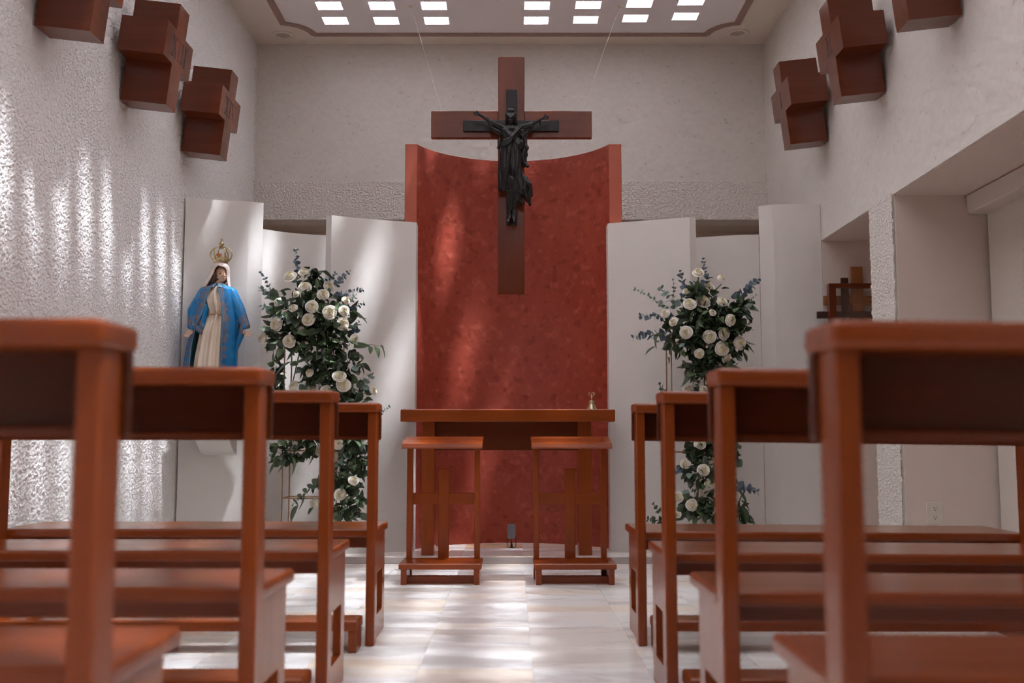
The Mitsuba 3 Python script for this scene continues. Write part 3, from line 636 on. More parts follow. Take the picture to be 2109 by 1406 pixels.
for s, segs in ((-1, [(L(-0.100, 0.0, 1.752), 0.042, L(-0.158, -0.015, 1.63), 0.044), (L(-0.158, -0.015, 1.63), 0.044, L(-0.156, -0.062, 1.525), 0.028), (L(-0.155, -0.050, 1.55), 0.03, L(-0.095, -0.058, 1.495), 0.020), (L(-0.150, -0.02, 1.62), 0.04, L(-0.085, -0.062, 1.525), 0.018), (L(-0.08, -0.04, 1.66), 0.03, L(-0.095, -0.062, 1.51), 0.016)]),
                (1, [(L(0.078, 0.0, 1.752), 0.040, L(0.130, -0.01, 1.645), 0.042), (L(0.130, -0.01, 1.645), 0.042, L(0.194, -0.055, 1.528), 0.027), (L(0.184, -0.05, 1.545), 0.026, L(0.128, -0.02, 1.40), 0.016), (L(0.13, -0.01, 1.63), 0.034, L(0.095, -0.02, 1.34), 0.016), (L(0.128, -0.02, 1.40), 0.016, L(0.085, -0.03, 1.27), 0.012)])):
    sm = bones(segs, 0.006, 10)
    qz = sm.vertices[:, 2]; wr = np.array(segs[1][2])
    e = np.linalg.norm(sm.vertices - wr, axis=1) / 0.085
    if s < 0: e = np.minimum(e, (qz - 1.485) / 0.06)
    else: e = np.minimum(e, np.abs(qz - 1.36) / 0.09 + 0.35)
    put('sleeve', sm, 'painted', st, True, gilt(sm, np.clip(e, 0.11, 2)))
    w0 = wr; dr_ = np.array([0.35 * s, -0.25, -0.9]); dr_ /= np.linalg.norm(dr_)
    sd = np.array([1.0 * s, 0.3, 0.42]); sd -= dr_ * (sd @ dr_); sd /= np.linalg.norm(sd)
    fw = np.cross(dr_, sd); fw *= np.sign(-fw[1])
    hs = [(w0 + dr_ * 0.012, 0.0125, w0 + dr_ * 0.035, 0.010)]
    for k in (-1.5, -0.5, 0.5, 1.5):
        b0 = w0 + dr_ * 0.046 + sd * k * 0.0075; hs.append((w0 + dr_ * 0.024 + sd * k * 0.005, 0.0085, b0, 0.0062))
        ln = 0.036 - 0.005 * abs(k); b1 = b0 + dr_ * ln * 0.55 + sd * k * 0.002; b2 = b1 + dr_ * ln * 0.45 + fw * 0.008
        hs += [(b0, 0.0058, b1, 0.0052), (b1, 0.0052, b2, 0.0042)]
    t0 = w0 + dr_ * 0.022 - sd * s * 0.010 * s; t1 = t0 - sd * 0.016 + dr_ * 0.014 + fw * 0.006; hs += [(t0, 0.0070, t1, 0.0056), (t1, 0.0056, t1 + dr_ * 0.014 + fw * 0.003, 0.0046)]
    h_ = bones(hs, 0.003, 5)
    put('hand', h_, 'painted', st, True, paint(h_, (0.66, 0.45, 0.34)))
# crown
cw = put('crown', cat([lathe([(0.036, 0), (0.046, 0.0), (0.052, 0.018), (0.050, 0.020), (0.042, 0.004), (0.036, 0.004)], 40, tuple(L(0.004, 0.004, 1.952)))] +
    [tube([L(0.004 + r * math.cos(a), 0.004 + r * math.sin(a), 1.965 + z_) for r, z_ in ((0.048, 0.0), (0.062, 0.020), (0.070, 0.042), (0.066, 0.062), (0.048, 0.082), (0.024, 0.092), (0.004, 0.094))], [0.005, 0.006, 0.0055, 0.005, 0.004, 0.004, 0.004], 8) for a in np.arange(6) * math.pi / 3 + 0.1] +
    [hull_pts([L(0.004 + r * math.cos(a + d_), 0.004 + r * math.sin(a + d_), 1.965 + z_) for r in (0.047, 0.053) for d_, z_ in ((-0.2, 0.0), (0.2, 0.0), (-0.24, 0.012), (0.24, 0.012), (0, 0.032))]) for a in np.arange(12) * math.pi / 6 + 0.36]), 'brass', st, 40)
put('orb', cat([ball(L(0.004, 0.004, 2.078), 0.018, 2), ball(L(0.004, 0.004, 2.054), 0.010, 2), tube([L(0.004, 0.004, 2.092), L(0.004, 0.004, 2.118)], 0.003, 6), tube([L(-0.006, 0.004, 2.106), L(0.014, 0.004, 2.106)], 0.0028, 6)]), 'brass', cw, True)
jw = hull_pts([L(0.004 + x_, -0.047, 1.99 + z_) for x_, z_ in ((0, -0.016), (0.019, 0.006), (0.014, 0.018), (-0.014, 0.018), (-0.019, 0.006))] + [L(0.004, -0.056, 1.992)])
tag(put('jewel', jw, 'painted', cw, False, paint(jw, (0.42, 0.16, 0.04))), 'amber jewel')
put('base', cat([lathe([(0.0, 0), (0.19, 0.0), (0.19, 0.02), (0.17, 0.03), (0.0, 0.03)], 40, tuple(L(-0.02, -0.005, 0.935)))]), 'plaster', st, 40)
br = put('wall_bracket', cat([bx(SX - 0.22, SX + 0.20, 6.50, 6.875, 0.885, 0.935, 0.006), prism(Polygon([(6.875, 0.70), (6.875, 0.886), (6.56, 0.886), (6.80, 0.72)]), 0.22, 'x', SX - 0.13)]), 'plaster')
tag(br, 'cream wall bracket under the crowned statue', 'bracket')

# bronze figure with its own small cross
bf = thing('bronze_crucifix', 'dark bronze robed figure with outstretched arms and small cross, fixed to the wooden cross', 'crucifix')
BY = 7.06
B = lambda px, py, dy=0.0: at(px, py, BY + dy)
k_ = BY / 2127
c0, c1 = B(1043, 184, 0.06), B(1065, 462, 0.06)
put('small_cross', cat([bx(c0[0], c1[0], 7.125, 7.152, c1[2], c0[2], 0.003), bx(B(955, 0, .06)[0], c0[0] + 0.001, 7.128, 7.152, B(0, 269, .06)[2], B(0, 247, .06)[2], 0.003), bx(c1[0] - 0.001, B(1150, 0, .06)[0], 7.128, 7.152, B(0, 269, .06)[2], B(0, 247, .06)[2], 0.003)]), 'bronze', bf)
r_ = lambda px: px * k_
fig = [(B(1052, 238), r_(9.5), B(1052, 242, -0.01), r_(8.5)), (B(1052, 246, -0.01), r_(7.5), B(1052, 253, -0.018), r_(4.5)), (B(1052, 236, -0.035), r_(1.6), B(1052, 243, -0.042), r_(2.4)),
       (B(1052, 250), r_(6), B(1052, 262), r_(7)), (B(1038, 266), r_(8), B(1068, 266), r_(8)), (B(1041, 272), r_(12), B(1066, 300), r_(15)), (B(1066, 272), r_(11), B(1044, 300), r_(15)),
       (B(1046, 300), r_(15), B(1043, 350), r_(15)), (B(1060, 300), r_(14), B(1060, 350), r_(16)), (B(1043, 350), r_(14), B(1042, 385), r_(11)), (B(1060, 350), r_(15), B(1072, 392), r_(15)), (B(1055, 372), r_(14), B(1064, 408), r_(10)),
       (B(1050, 395), r_(9), B(1053, 428), r_(7)), (B(1056, 395), r_(9), B(1060, 425), r_(7)), (B(1050, 425, 0.01), r_(5), B(1049, 446, 0.0), r_(3.6)), (B(1050, 446, 0.0), r_(3.4), B(1046, 457, -0.03), r_(2.4)), (B(1058, 423, 0.01), r_(5), B(1058, 446, 0), r_(3.6)), (B(1058, 446, 0), r_(3.4), B(1060, 457, -0.03), r_(2.4)),
       # robe blown to one side
       (B(1072, 362), r_(8), B(1090, 380, -0.01), r_(6)), (B(1090, 380, -0.01), r_(6), B(1093, 402), r_(5)), (B(1078, 385), r_(10), B(1088, 412), r_(6)), (B(1088, 408), r_(5), B(1091, 421), r_(3.5)), (B(1066, 405), r_(9), B(1076, 420), r_(5)),
       (B(1076, 270), r_(7), B(1080, 300, 0.01), r_(6)), (B(1080, 300, 0.01), r_(6), B(1086, 305, 0.0), r_(4)), (B(1079, 300, 0.01), r_(6), B(1080, 320, 0.01), r_(6)), (B(1080, 316, 0.01), r_(5), B(1086, 318, 0), r_(3)), (B(1078, 320, 0.01), r_(6), B(1080, 340, 0.01), r_(5)), (B(1079, 336, 0.01), r_(5), B(1087, 342, 0.0), r_(3)),
       (B(1030, 290), r_(5), B(1027, 305, 0), r_(4)), (B(1034, 300), r_(6), B(1030, 390), r_(4)),
       # arms
       (B(1038, 264), r_(7.5), B(1010, 251, -0.02), r_(6)), (B(1010, 251, -0.02), r_(6), B(1012, 262, -0.01), r_(4)), (B(1012, 262, -0.01), r_(4), B(1030, 275), r_(6)), (B(1010, 250, -0.02), r_(4.2), B(990, 237, -0.04), r_(3.0)),
       (B(1068, 264), r_(7.5), B(1096, 256, -0.02), r_(5.5)), (B(1096, 256, -0.02), r_(5), B(1092, 268, 0), r_(3.5)), (B(1092, 268, 0), r_(3.5), B(1076, 282), r_(6)), (B(1096, 255, -0.02), r_(4.0), B(1116, 244, -0.04), r_(2.9)), (B(1112, 246, -0.03), r_(2), B(1112, 258, -0.02), r_(1.3))]
for s, w0 in ((-1, B(990, 237, -0.04)), (1, B(1116, 244, -0.04))):
    d_ = np.array([s * 0.95, -0.25, 0.22 if s < 0 else 0.12]); d_ /= np.linalg.norm(d_)
    fig.append((w0, r_(2.8), w0 + d_ * r_(6), r_(2.6)))
    for k in range(4):
        b0 = w0 + d_ * r_(7) + np.array([0, 0.004, 0.0062]) * (k - 1.5)
        b1 = b0 + d_ * r_(5.0 - 0.5 * abs(k - 1.5)) + np.array([0, 0, 0.0025 * (k - 1.5)])
        fig += [(w0 + d_ * r_(4), r_(1.8), b0, r_(1.25)), (b0, r_(1.2), b1, r_(1.0)), (b1, r_(1.0), b1 + d_ * r_(4) + np.array([0, -0.004, -0.004]), r_(0.8))]
    t0 = w0 + d_ * r_(3); fig += [(t0, r_(1.6), t0 + d_ * r_(3) + np.array([0, -0.012, 0.013]), r_(1.1)), (t0 + d_ * r_(3) + np.array([0, -0.012, 0.013]), r_(1.1), t0 + d_ * r_(6) + np.array([0, -0.016, 0.018]), r_(0.9))]
fm = bones(fig, 0.0055, 4)
n_ = fm.vertex_normals
fo = meshkit.fbm(fm.vertices * [70, 70, 9] + [0, 0, 3], 2, seed=8) - 0.5
below = np.clip((B(0, 262)[2] - fm.vertices[:, 2]) / 0.03, 0, 1) * (np.abs(fm.vertices[:, 0] + 0.01) < 0.13)
fm.vertices = fm.vertices + n_ * (fo * 0.022 * below)[:, None]
put('figure', fm, 'bronze', bf, 50)
put('hair', cat([bones([(B(1052, 231, -0.002), r_(8.5), B(1052, 236, 0.012), r_(10)), (B(1044, 235, -0.002), r_(3.4), B(1043, 252, 0.004), r_(2.6)), (B(1060, 235, -0.002), r_(3.4), B(1062, 254, 0.004), r_(2.6)), (B(1052, 229, -0.008), r_(7.5), B(1052, 232, 0.006), r_(9)), (B(1052, 248, -0.026), r_(4), B(1052, 254, -0.028), r_(2.2))], 0.006, 3)]), 'bronze', bf, 50)
# sash folds across the chest
def smooth_path(ps, n=8): return np.array([np.array(q) for q in catmull3(ps, n)])
def catmull3(pts, n=8):
    p = np.array(pts, float); p = np.vstack([2 * p[0] - p[1], p, 2 * p[-1] - p[-2]]); o = []
    for i in range(1, len(p) - 2):
        for t in np.linspace(0, 1, n, endpoint=False):
            a, b, c, d = p[i - 1:i + 3]
            o.append(0.5 * (2 * b + (c - a) * t + (2 * a - 5 * b + 4 * c - d) * t * t + (3 * b - a - 3 * c + d) * t ** 3))
    return o + [p[-2]]
put('drape', cat([tube(smooth_path([B(1072 - 1.5 * i, 262 + 3 * i, -0.030), B(1062 - 1.5 * i, 274 + 3 * i, -0.062), B(1048, 286 + 3 * i, -0.064), B(1034, 292 + 3 * i, -0.04)]), r_(2.2), 8) for i in range(4)]), 'bronze', bf, True)

# ------------------------------------------------------------------ flower arrangements on gilt stands
mat('leaf_dark', {'type': 'principled', 'base_color': rgb((0.045, 0.066, 0.034)), 'roughness': 0.42, 'specular': 0.5})
mat('leaf_green', {'type': 'principled', 'base_color': rgb((0.090, 0.135, 0.066)), 'roughness': 0.42, 'specular': 0.5})
mat('leaf_silver', {'type': 'principled', 'base_color': rgb((0.20, 0.285, 0.25)), 'roughness': 0.6})
mat('leaf_blue', {'type': 'principled', 'base_color': rgb((0.10, 0.145, 0.18)), 'roughness': 0.6})
mat('petal', {'type': 'principled', 'base_color': {'type': 'mesh_attribute', 'name': 'vertex_color'}, 'roughness': 0.7, 'specular': 0.2})

def patch(nu, nv, fn):
    u, v = np.meshgrid(np.linspace(-1, 1, nu), np.linspace(0, 1, nv), indexing='ij')
    Pn = np.stack(fn(u, v), -1).reshape(-1, 3)
    i, j = np.meshgrid(np.arange(nu - 1), np.arange(nv - 1), indexing='ij'); a = (i * nv + j).ravel()
    return Pn, np.vstack([np.stack([a, a + nv, a + nv + 1], 1), np.stack([a, a + nv + 1, a + 1], 1)])
def rose(seed, openness=1.0):
    """Unit rose, axis +z, radius about 1: a full dome with rings of petals whose rims stand out of it."""
    g = np.random.default_rng(seed); V, F, C, n0 = [], [], [], 0
    def add(pf, c):
        nonlocal n0
        V.append(pf[0]); F.append(pf[1] + n0); n0 += len(pf[0]); C.append(c)
    dome = lambda r: 0.62 * np.sqrt(np.clip(1 - (r / 0.95) ** 2, 0, 1))
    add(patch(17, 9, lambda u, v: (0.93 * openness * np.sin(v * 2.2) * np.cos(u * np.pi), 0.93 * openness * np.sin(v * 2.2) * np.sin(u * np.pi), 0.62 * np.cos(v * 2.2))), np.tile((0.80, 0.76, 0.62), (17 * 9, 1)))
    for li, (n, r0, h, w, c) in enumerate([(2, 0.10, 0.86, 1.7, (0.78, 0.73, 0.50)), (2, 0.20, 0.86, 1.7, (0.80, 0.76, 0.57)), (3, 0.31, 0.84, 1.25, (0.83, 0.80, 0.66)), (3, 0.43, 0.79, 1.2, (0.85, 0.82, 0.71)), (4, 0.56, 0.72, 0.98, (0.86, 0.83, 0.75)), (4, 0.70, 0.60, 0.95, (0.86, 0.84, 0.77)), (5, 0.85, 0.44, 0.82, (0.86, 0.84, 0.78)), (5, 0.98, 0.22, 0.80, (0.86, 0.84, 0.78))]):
        for k in range(n):
            a0 = 2 * np.pi * (k + g.uniform(-0.12, 0.12)) / n + li * 1.15; hh = h * g.uniform(0.95, 1.06); rr = r0 * openness * g.uniform(0.94, 1.06); tip = g.uniform(0.02, 0.12); cu = (0.02 + 0.20 * r0 ** 2) * g.uniform(0.6, 1.4)
            def fn(u, v):
                top = hh * (1 - 0.22 * u ** 2 + tip * (1 - np.abs(u)))
                z = -0.30 + (top + 0.30) * v - cu * np.clip(v - 0.8, 0, 1) * 3
                r = rr * (0.50 + 0.50 * np.sin(np.clip(v * 1.15, 0, 1) * np.pi / 2)) + cu * np.clip(v - 0.75, 0, 1) * 4 - 0.06 * rr * u ** 2 + 0.03 * u
                a = a0 + u * w
                return r * np.cos(a), r * np.sin(a), z
            vt = np.tile(np.linspace(0, 1, 6), 9)[:, None]
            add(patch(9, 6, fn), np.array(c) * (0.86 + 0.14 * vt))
    add(patch(9, 4, lambda u, v: (0.34 * np.sin(v * 1.5) * np.cos(u * np.pi), 0.34 * np.sin(v * 1.5) * np.sin(u * np.pi), -0.62 + 0.30 * v)), np.tile((0.10, 0.16, 0.06), (36, 1)))
    return trimesh.Trimesh(np.vstack(V), np.vstack(F), process=False), np.vstack(C)
ROSES = []
for s_, op in ((1, 1.0), (2, 0.9), (3, 0.97), (4, 0.72)):
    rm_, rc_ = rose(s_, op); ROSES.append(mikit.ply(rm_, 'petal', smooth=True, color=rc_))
def leaf_mesh(w, bend, fold, tipp=1.3):
    def fn(u, v):
        ww = w * np.sin(np.pi * np.clip(v, 0, 1) ** 0.8) ** (0.75) * (1 - 0.25 * v ** tipp)
        return u * ww, np.abs(u) * fold * ww + bend * v * v, v
    p_, f_ = patch(5, 8, lambda u, v: fn(u, v))
    return trimesh.Trimesh(p_, f_, process=False)
LM = [leaf_mesh(0.33, -0.22, 0.30), leaf_mesh(0.42, -0.12, 0.22, 1.8), leaf_mesh(0.26, -0.30, 0.40), leaf_mesh(0.48, -0.08, 0.12, 3.0)]
LEAVES = {(i, b_): mikit.ply(m_, b_, smooth=True) for i, m_ in enumerate(LM) for b_ in ('leaf_dark', 'leaf_green', 'leaf_silver')}
def frame(p_, d, size, roll):
    """Puts local z along d."""
    d = np.asarray(d, float); d /= np.linalg.norm(d)
    u = np.cross([0.13, 0.2, 1.0] if abs(d[2]) < 0.95 else [1, 0.1, 0], d); u /= np.linalg.norm(u); w = np.cross(d, u)
    c, s = math.cos(roll), math.sin(roll)
    a, b_ = c * u + s * w, -s * u + c * w
    M = np.eye(4); M[:3, 0], M[:3, 1], M[:3, 2], M[:3, 3] = a * size, b_ * size, d * size, p_
    return M
def sprig(p0, p1, n, leaf, bend, g):
    """A stem from p0 to p1 with pairs of small round leaves, shrinking to the tip: one mesh."""
    p0, p1 = np.asarray(p0, float), np.asarray(p1, float)
    mid = (p0 + p1) / 2 + np.array([0, 0, 1.0]) * bend
    ts = np.linspace(0, 1, 10); path = [(1 - t) ** 2 * p0 + 2 * t * (1 - t) * mid + t * t * p1 for t in ts]
    out_ = [tube(path, np.linspace(0.0016, 0.0008, 10), 5)]
    for k in range(n):
        t = (k + 0.6) / n; p_ = (1 - t) ** 2 * p0 + 2 * t * (1 - t) * mid + t * t * p1
        d = 2 * (1 - t) * (mid - p0) + 2 * t * (p1 - mid); d /= np.linalg.norm(d)
        side = np.cross(d, [0.1, 1, 0.05]) if k % 2 == 0 else np.cross(d, [1.0, 0.1, 0.3]); side /= np.linalg.norm(side)
        for s in (-1, 1):
            dd = side * s * 0.9 + d * g.uniform(0.2, 0.7) + g.normal(0, 0.12, 3)
            m_ = LM[3].copy(); m_.apply_transform(frame(p_, dd, 1.3 * leaf * (1.1 - 0.55 * t) * g.uniform(0.8, 1.15), g.uniform(0, 6.28))); out_.append(m_)
    return cat(out_)

def arrangement(label, Y, blobs, roses, sprigs, big, stems, seed, nleaf, fill):
    g = np.random.default_rng(seed)
    t = thing('flower_arrangement', label, 'flowers')
    k = Y / 2127
    cent = [(at(x, y, Y), rx * k, ry * k) for x, y, rx, ry in blobs]
    face = at(1054, 880, 0.5)
    rp = []
    for n, (x, y, r, ax, az) in enumerate(roses):
        r = r * 0.90
        # set on the front of the nearest blob
        d2 = [((x - bx_) / rx) ** 2 + ((y - by_) / ry) ** 2 for bx_, by_, rx, ry in blobs]
        i = int(np.argmin(d2)); dy = -0.85 * min(cent[i][1], cent[i][2]) * math.sqrt(max(0.05, 1 - min(1, d2[i])))
        p_ = at(x, y, Y + dy); rp.append((p_, r * k))
        d = np.array([ax, -1.0, az])
        again('rose', ROSES[n % 4 if r < 10 else n % 3], T(frame(p_, d, r * k, g.uniform(0, 6.28))), t)
    names = ['leaf_dark', 'leaf_green', 'leaf_green', 'leaf_silver']
    w = np.array([rx * ry for _, rx, ry in cent]) ** 0.75; w /= w.sum()
    def one(inner):
        for _ in range(30):
            i = g.choice(len(cent), p=w); c, rx, ry = cent[i]
            u = g.normal(size=3); u /= np.linalg.norm(u)
            if u[1] > 0.35: u[1] = -u[1]
            q = (g.uniform(0.25, 0.8) if inner else g.uniform(0.72, 1.0)) * u * [rx, min(rx, ry) * 0.9, ry]
            p_ = c + q
            if inner or all(np.hypot(*(p_ - r0)[[0, 2]]) > rr * 1.02 or p_[1] > r0[1] + 0.5 * rr for r0, rr in rp):
                d = q / np.array([rx, min(rx, ry), ry]) + [0, -0.25, -0.35] + g.normal(0, 0.45, 3)
                return p_, d
        return p_, d
    for n in range(nleaf):
        p_, d = one(False)
        b_ = names[g.integers(4)]; i = int(g.integers(3)) if b_ != 'leaf_silver' else int(g.choice([1, 3]))
        size = (g.uniform(0.050, 0.082) if b_ != 'leaf_silver' else g.uniform(0.038, 0.060))
        again('leaf', LEAVES[(i, b_)], T(frame(p_, d, size, g.uniform(0, 6.28))), t)
    for (x0, y0, x1, y1, i, b_) in big:
        p0, p1 = at(x0, y0, Y - 0.06), at(x1, y1, Y - 0.08); d = p1 - p0
        again('leaf', LEAVES[(i, b_)], T(frame(p0, d, np.linalg.norm(d), g.uniform(-0.5, 0.5))), t)
    fl = []
    for n in range(fill):
        p_, d = one(True); m_ = LM[int(g.integers(4))].copy(); m_.apply_transform(frame(p_, d, g.uniform(0.045, 0.075), g.uniform(0, 6.28))); fl.append(m_)
    tag(put('foliage', cat(fl), 'leaf_dark', t, True), 'dark inner foliage', kind='stuff')
    for (x0, y0, x1, y1, n, sz, bend, b_, dy) in sprigs:
        put('eucalyptus_sprig', sprig(at(x0, y0, Y + dy), at(x1, y1, Y + dy), n, sz, bend, g), b_, t, True)
    for pts in stems:
        put('stem', tube([at(x, y, Y + dy) for x, y, dy in pts], 0.0042 if pts[0][2] >= 0 else 0.0016, 6), 'leaf_green', t, True)
    return t

YL = 6.58
R0 = 13.0
left_roses = [(598, 570, 14, -.3, .9), (626, 563, 13, .3, 1.1), (628, 591, 13, .1, .8), (611, 606, 10, -.6, .7), (666, 607, 13, .3, .4), (677, 591, 12, .9, .6), (573, 622, 10, -.8, .5), (605, 635, 11, -.2, .5), (643, 632, 13, .1, .2), (679, 644, 14, .2, .1), (708, 640, 11, .4, .1), (712, 619, 11, .7, .5), (570, 667, 14, -.4, 0), (635, 658, 14, 0, 0), (705, 666, 13, .5, -.1), (621, 680, 9, 0, -.2), (541, 696, 13, -.8, -.1), (596, 702, 13, -.1, -.2), (729, 698, 10, .9, -.3),
              (638, 768, 11, -.5, .4), (699, 776, 14, .2, .8), (708, 793, 14, .2, .2), (605, 795, 11, -.4, .4), (642, 801, 10, 0, .2), (671, 803, 10, .1, .1), (768, 803, 10, 1, .2), (664, 846, 12, 0, 0), (720, 850, 12, .3, 0), (696, 914, 11, .2, .2), (692, 940, 11, 0, 0), (728, 990, 11, .4, .8), (701, 1018, 13, 0, .1), (648, 1037, 10, -.3, 0), (657, 928, 11, -.1, .1)]
left_sprigs = [(611, 585, 610, 513, 11, .030, 0, 'leaf_blue', .02), (580, 640, 537, 558, 11, .028, .01, 'leaf_blue', 0), (655, 600, 692, 562, 9, .026, 0, 'leaf_blue', .03), (690, 590, 722, 556, 8, .026, 0, 'leaf_blue', -.02), (690, 612, 748, 596, 11, .026, .01, 'leaf_blue', 0), (715, 640, 750, 624, 7, .024, 0, 'leaf_blue', -.02), (575, 655, 536, 630, 6, .032, .02, 'leaf_silver', -.04), (560, 610, 533, 592, 6, .030, 0, 'leaf_silver', .05), (780, 852, 803, 836, 5, .020, 0, 'leaf_blue', 0), (668, 985, 602, 1040, 12, .034, .02, 'leaf_dark', -.05), (735, 960, 752, 935, 6, .030, 0, 'leaf_silver', 0), (745, 800, 768, 770, 6, .030, 0, 'leaf_silver', -.03), (725, 700, 740, 660, 6, .03, 0, 'leaf_blue', .02), (700, 640, 735, 606, 8, .03, 0, 'leaf_silver', -.05)]
left_big = [(728, 716, 762, 708, 1, 'leaf_green'), (740, 728, 748, 742, 3, 'leaf_green'), (762, 712, 764, 728, 0, 'leaf_green'), (772, 713, 783, 734, 0, 'leaf_green'), (784, 710, 798, 736, 0, 'leaf_green'), (722, 640, 762, 655, 2, 'leaf_green'), (655, 590, 652, 572, 3, 'leaf_dark'), (600, 597, 573, 598, 1, 'leaf_dark'), (600, 745, 560, 765, 2, 'leaf_silver'), (628, 900, 640, 945, 0, 'leaf_dark'), (600, 940, 612, 978, 2, 'leaf_green'), (585, 940, 580, 975, 2, 'leaf_green'), (572, 950, 552, 975, 1, 'leaf_dark'), (650, 915, 640, 960, 1, 'leaf_dark'), (625, 1015, 622, 1052, 0, 'leaf_dark'), (615, 1040, 595, 1075, 1, 'leaf_dark'), (645, 1045, 632, 1058, 0, 'leaf_dark'), (665, 560, 690, 575, 1, 'leaf_dark')]
arrangement('white rose and eucalyptus arrangement spilling down its stand near the statue', YL,
            [(625, 640, 82, 62), (675, 650, 62, 56), (600, 690, 62, 45), (680, 705, 62, 55), (695, 768, 62, 55), (650, 760, 40, 42), (700, 840, 52, 50), (640, 900, 58, 34), (600, 930, 42, 20), (715, 905, 38, 45), (712, 985, 42, 55), (718, 1045, 36, 30), (572, 770, 12, 42), (640, 570, 30, 25), (745, 820, 18, 22), (745, 940, 16, 60)],
            left_roses, left_sprigs, left_big, [[(640, 640, 0), (660, 760, 0.02), (690, 860, 0.03), (700, 960, 0.03), (706, 1070, 0.03)], [(625, 690, 0), (600, 800, 0.03), (640, 900, 0.02)], [(735, 712, -0.06), (762, 709, -0.07), (790, 714, -0.08)], [(680, 860, .02), (640, 900, 0), (600, 930, -.02)]], 31, 286, 1300)
YR = 6.58
right_roses = [(1438, 562, 12, 0, .9), (1486, 573, 10, .3, 1.0), (1460, 591, 11, .1, .8), (1413, 601, 10, -.3, 1), (1420, 626, 14, -.2, .5), (1448, 621, 15, .1, .6), (1486, 622, 12, .3, .7), (1467, 644, 9, .1, .4), (1371, 646, 10, -.7, .4), (1387, 663, 10, -.6, .2), (1504, 659, 13, .4, .1), (1413, 685, 13, -.3, -.05), (1462, 693, 13, 0, -.1), (1491, 687, 13, .2, 0), (1523, 706, 14, .4, -.1), (1487, 718, 14, .1, -.2), (1440, 728, 10, -.1, -.4), (1496, 738, 10, .3, -.3),
               (1418, 804, 11, -.2, .5), (1449, 802, 10, 0, .4), (1441, 914, 12, 0, .5), (1411, 955, 11, -.3, .2), (1449, 968, 13, 0, 0), (1464, 948, 9, .3, .2), (1461, 996, 11, .2, 0), (1397, 1022, 11, -.4, .2), (1425, 1040, 12, 0, -.1), (1395, 1058, 10, -.4, -.1), (1450, 860, 12, 0, .1), (1500, 850, 11, .3, .1)]
right_sprigs = [(1460, 600, 1447, 531, 10, .026, .0, 'leaf_blue', .02), (1413, 612, 1400, 557, 8, .030, 0, 'leaf_blue', 0), (1388, 615, 1387, 573, 5, .016, 0, 'leaf_dark', 0), (1395, 635, 1360, 592, 7, .034, 0, 'leaf_silver', 0), (1378, 640, 1306, 594, 11, .022, .02, 'leaf_silver', 0), (1385, 655, 1317, 650, 9, .036, .01, 'leaf_blue', -.02), (1372, 690, 1302, 695, 10, .034, .02, 'leaf_blue', .02), (1515, 618, 1564, 576, 10, .036, .01, 'leaf_blue', 0), (1525, 630, 1560, 606, 5, .012, 0, 'leaf_dark', 0), (1525, 630, 1551, 620, 5, .030, 0, 'leaf_dark', -.03), (1510, 1000, 1562, 1012, 11, .034, .01, 'leaf_blue', .0), (1410, 962, 1386, 972, 6, .030, 0, 'leaf_blue', 0), (1360, 1055, 1345, 1036, 5, .018, 0, 'leaf_dark', 0), (1378, 1075, 1326, 1068, 8, .030, 0, 'leaf_dark', 0), (1370, 810, 1356, 790, 5, .024, 0, 'leaf_dark', 0), (1430, 740, 1436, 800, 9, .032, 0, 'leaf_dark', -.05), (1440, 615, 1452, 580, 7, .04, 0, 'leaf_blue', -.03)]
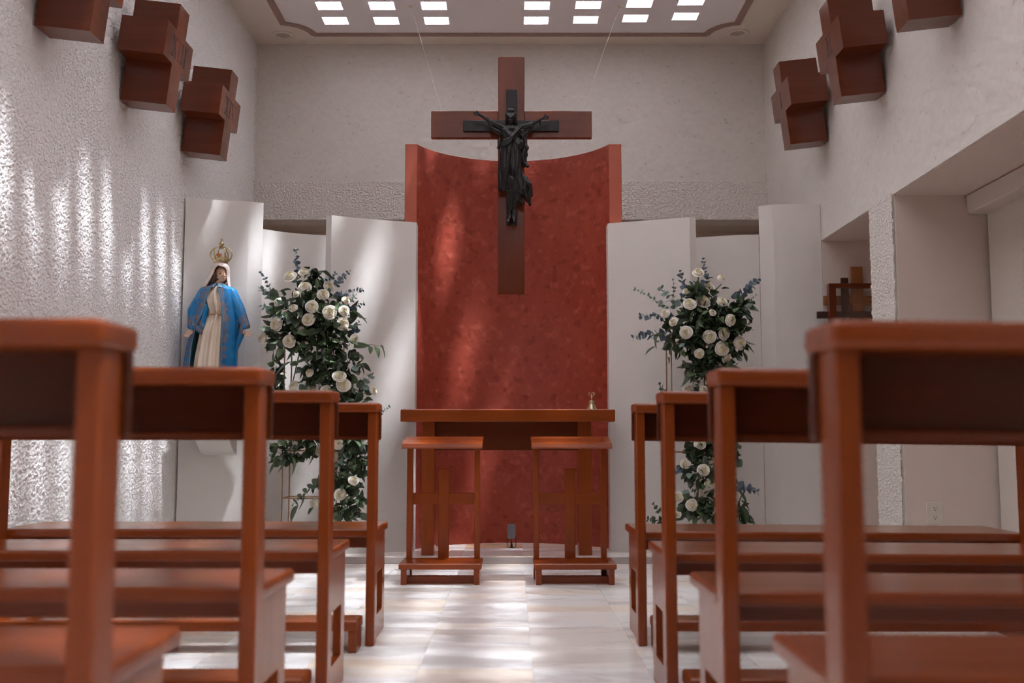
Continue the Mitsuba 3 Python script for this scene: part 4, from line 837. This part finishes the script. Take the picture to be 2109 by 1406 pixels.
right_big = [(1352, 712, 1327, 728, 1, 'leaf_dark'), (1355, 690, 1345, 715, 2, 'leaf_green'), (1495, 668, 1553, 664, 2, 'leaf_dark'), (1525, 635, 1548, 645, 0, 'leaf_silver'), (1530, 705, 1556, 725, 1, 'leaf_dark'), (1530, 725, 1540, 745, 1, 'leaf_dark'), (1375, 735, 1380, 752, 1, 'leaf_dark'), (1405, 742, 1414, 760, 3, 'leaf_dark'), (1418, 760, 1412, 800, 2, 'leaf_dark'), (1428, 765, 1432, 792, 0, 'leaf_dark'), (1486, 595, 1503, 590, 2, 'leaf_dark'), (1455, 575, 1470, 568, 2, 'leaf_dark'), (1520, 915, 1525, 925, 3, 'leaf_dark'), (1520, 1010, 1545, 1040, 0, 'leaf_dark'), (1525, 1030, 1548, 1048, 0, 'leaf_dark'), (1525, 1045, 1540, 1078, 3, 'leaf_dark'), (1515, 1040, 1520, 1062, 1, 'leaf_green')]
arrangement('darker white rose arrangement on its stand before the screens on the bell side', YR,
            [(1440, 655, 74, 52), (1480, 660, 66, 58), (1405, 690, 55, 48), (1470, 705, 75, 48), (1440, 610, 32, 26), (1455, 750, 55, 32), (1485, 770, 32, 45), (1455, 840, 46, 45), (1440, 925, 36, 26), (1440, 975, 36, 40), (1440, 1040, 50, 36), (1520, 1050, 20, 26), (1520, 640, 26, 28), (1490, 930, 35, 45)],
            right_roses, right_sprigs, right_big, [[(1450, 650, 0), (1450, 760, 0.02), (1452, 860, 0.03), (1440, 960, 0.03), (1435, 1075, 0.03)], [(1480, 1075, 0), (1518, 1040, -0.04), (1530, 1015, -0.05)], [(1470, 600, 0), (1486, 585, -0.02)], [(1440, 600, 0), (1438, 570, -0.02)]], 47, 286, 1150)

def stand(label, x0, x1, y0, y1, ztop, tiers):
    t = thing('flower_stand', label, 'stand', 'gilt flower stands')
    for x in (x0, x1):
        for y in (y0, y1):
            put('rod', tube([(x, y, 0.0), (x, y, ztop)], 0.0045, 8), 'gold_stand', t, True)
    for z in tiers:
        put('ring', cat([bx(x0, x1, y - 0.004, y + 0.004, z - 0.004, z + 0.004) for y in (y0, y1)] + [bx(x - 0.004, x + 0.004, y0, y1, z - 0.004, z + 0.004) for x in (x0, x1)]), 'gold_stand', t)
    put('tray', bx(x0 - 0.004, x1 + 0.004, y0 - 0.004, y1 + 0.004, ztop - 0.006, ztop), 'gold_stand', t)
lz = lambda y: at(600, y, 6.5)[2]
stand('thin copper toned stand of rods under the rose arrangement near the statue', at(577, 900, 6.48)[0], at(690, 900, 6.48)[0], 6.56, 6.77, lz(700), (lz(928), lz(1027), 0.02))
stand('thin gold stand of rods under the darker rose arrangement on the bell side', at(1389, 900, 6.48)[0], at(1500, 900, 6.48)[0], 6.56, 6.77, lz(702), (lz(931), lz(1030), 0.02))
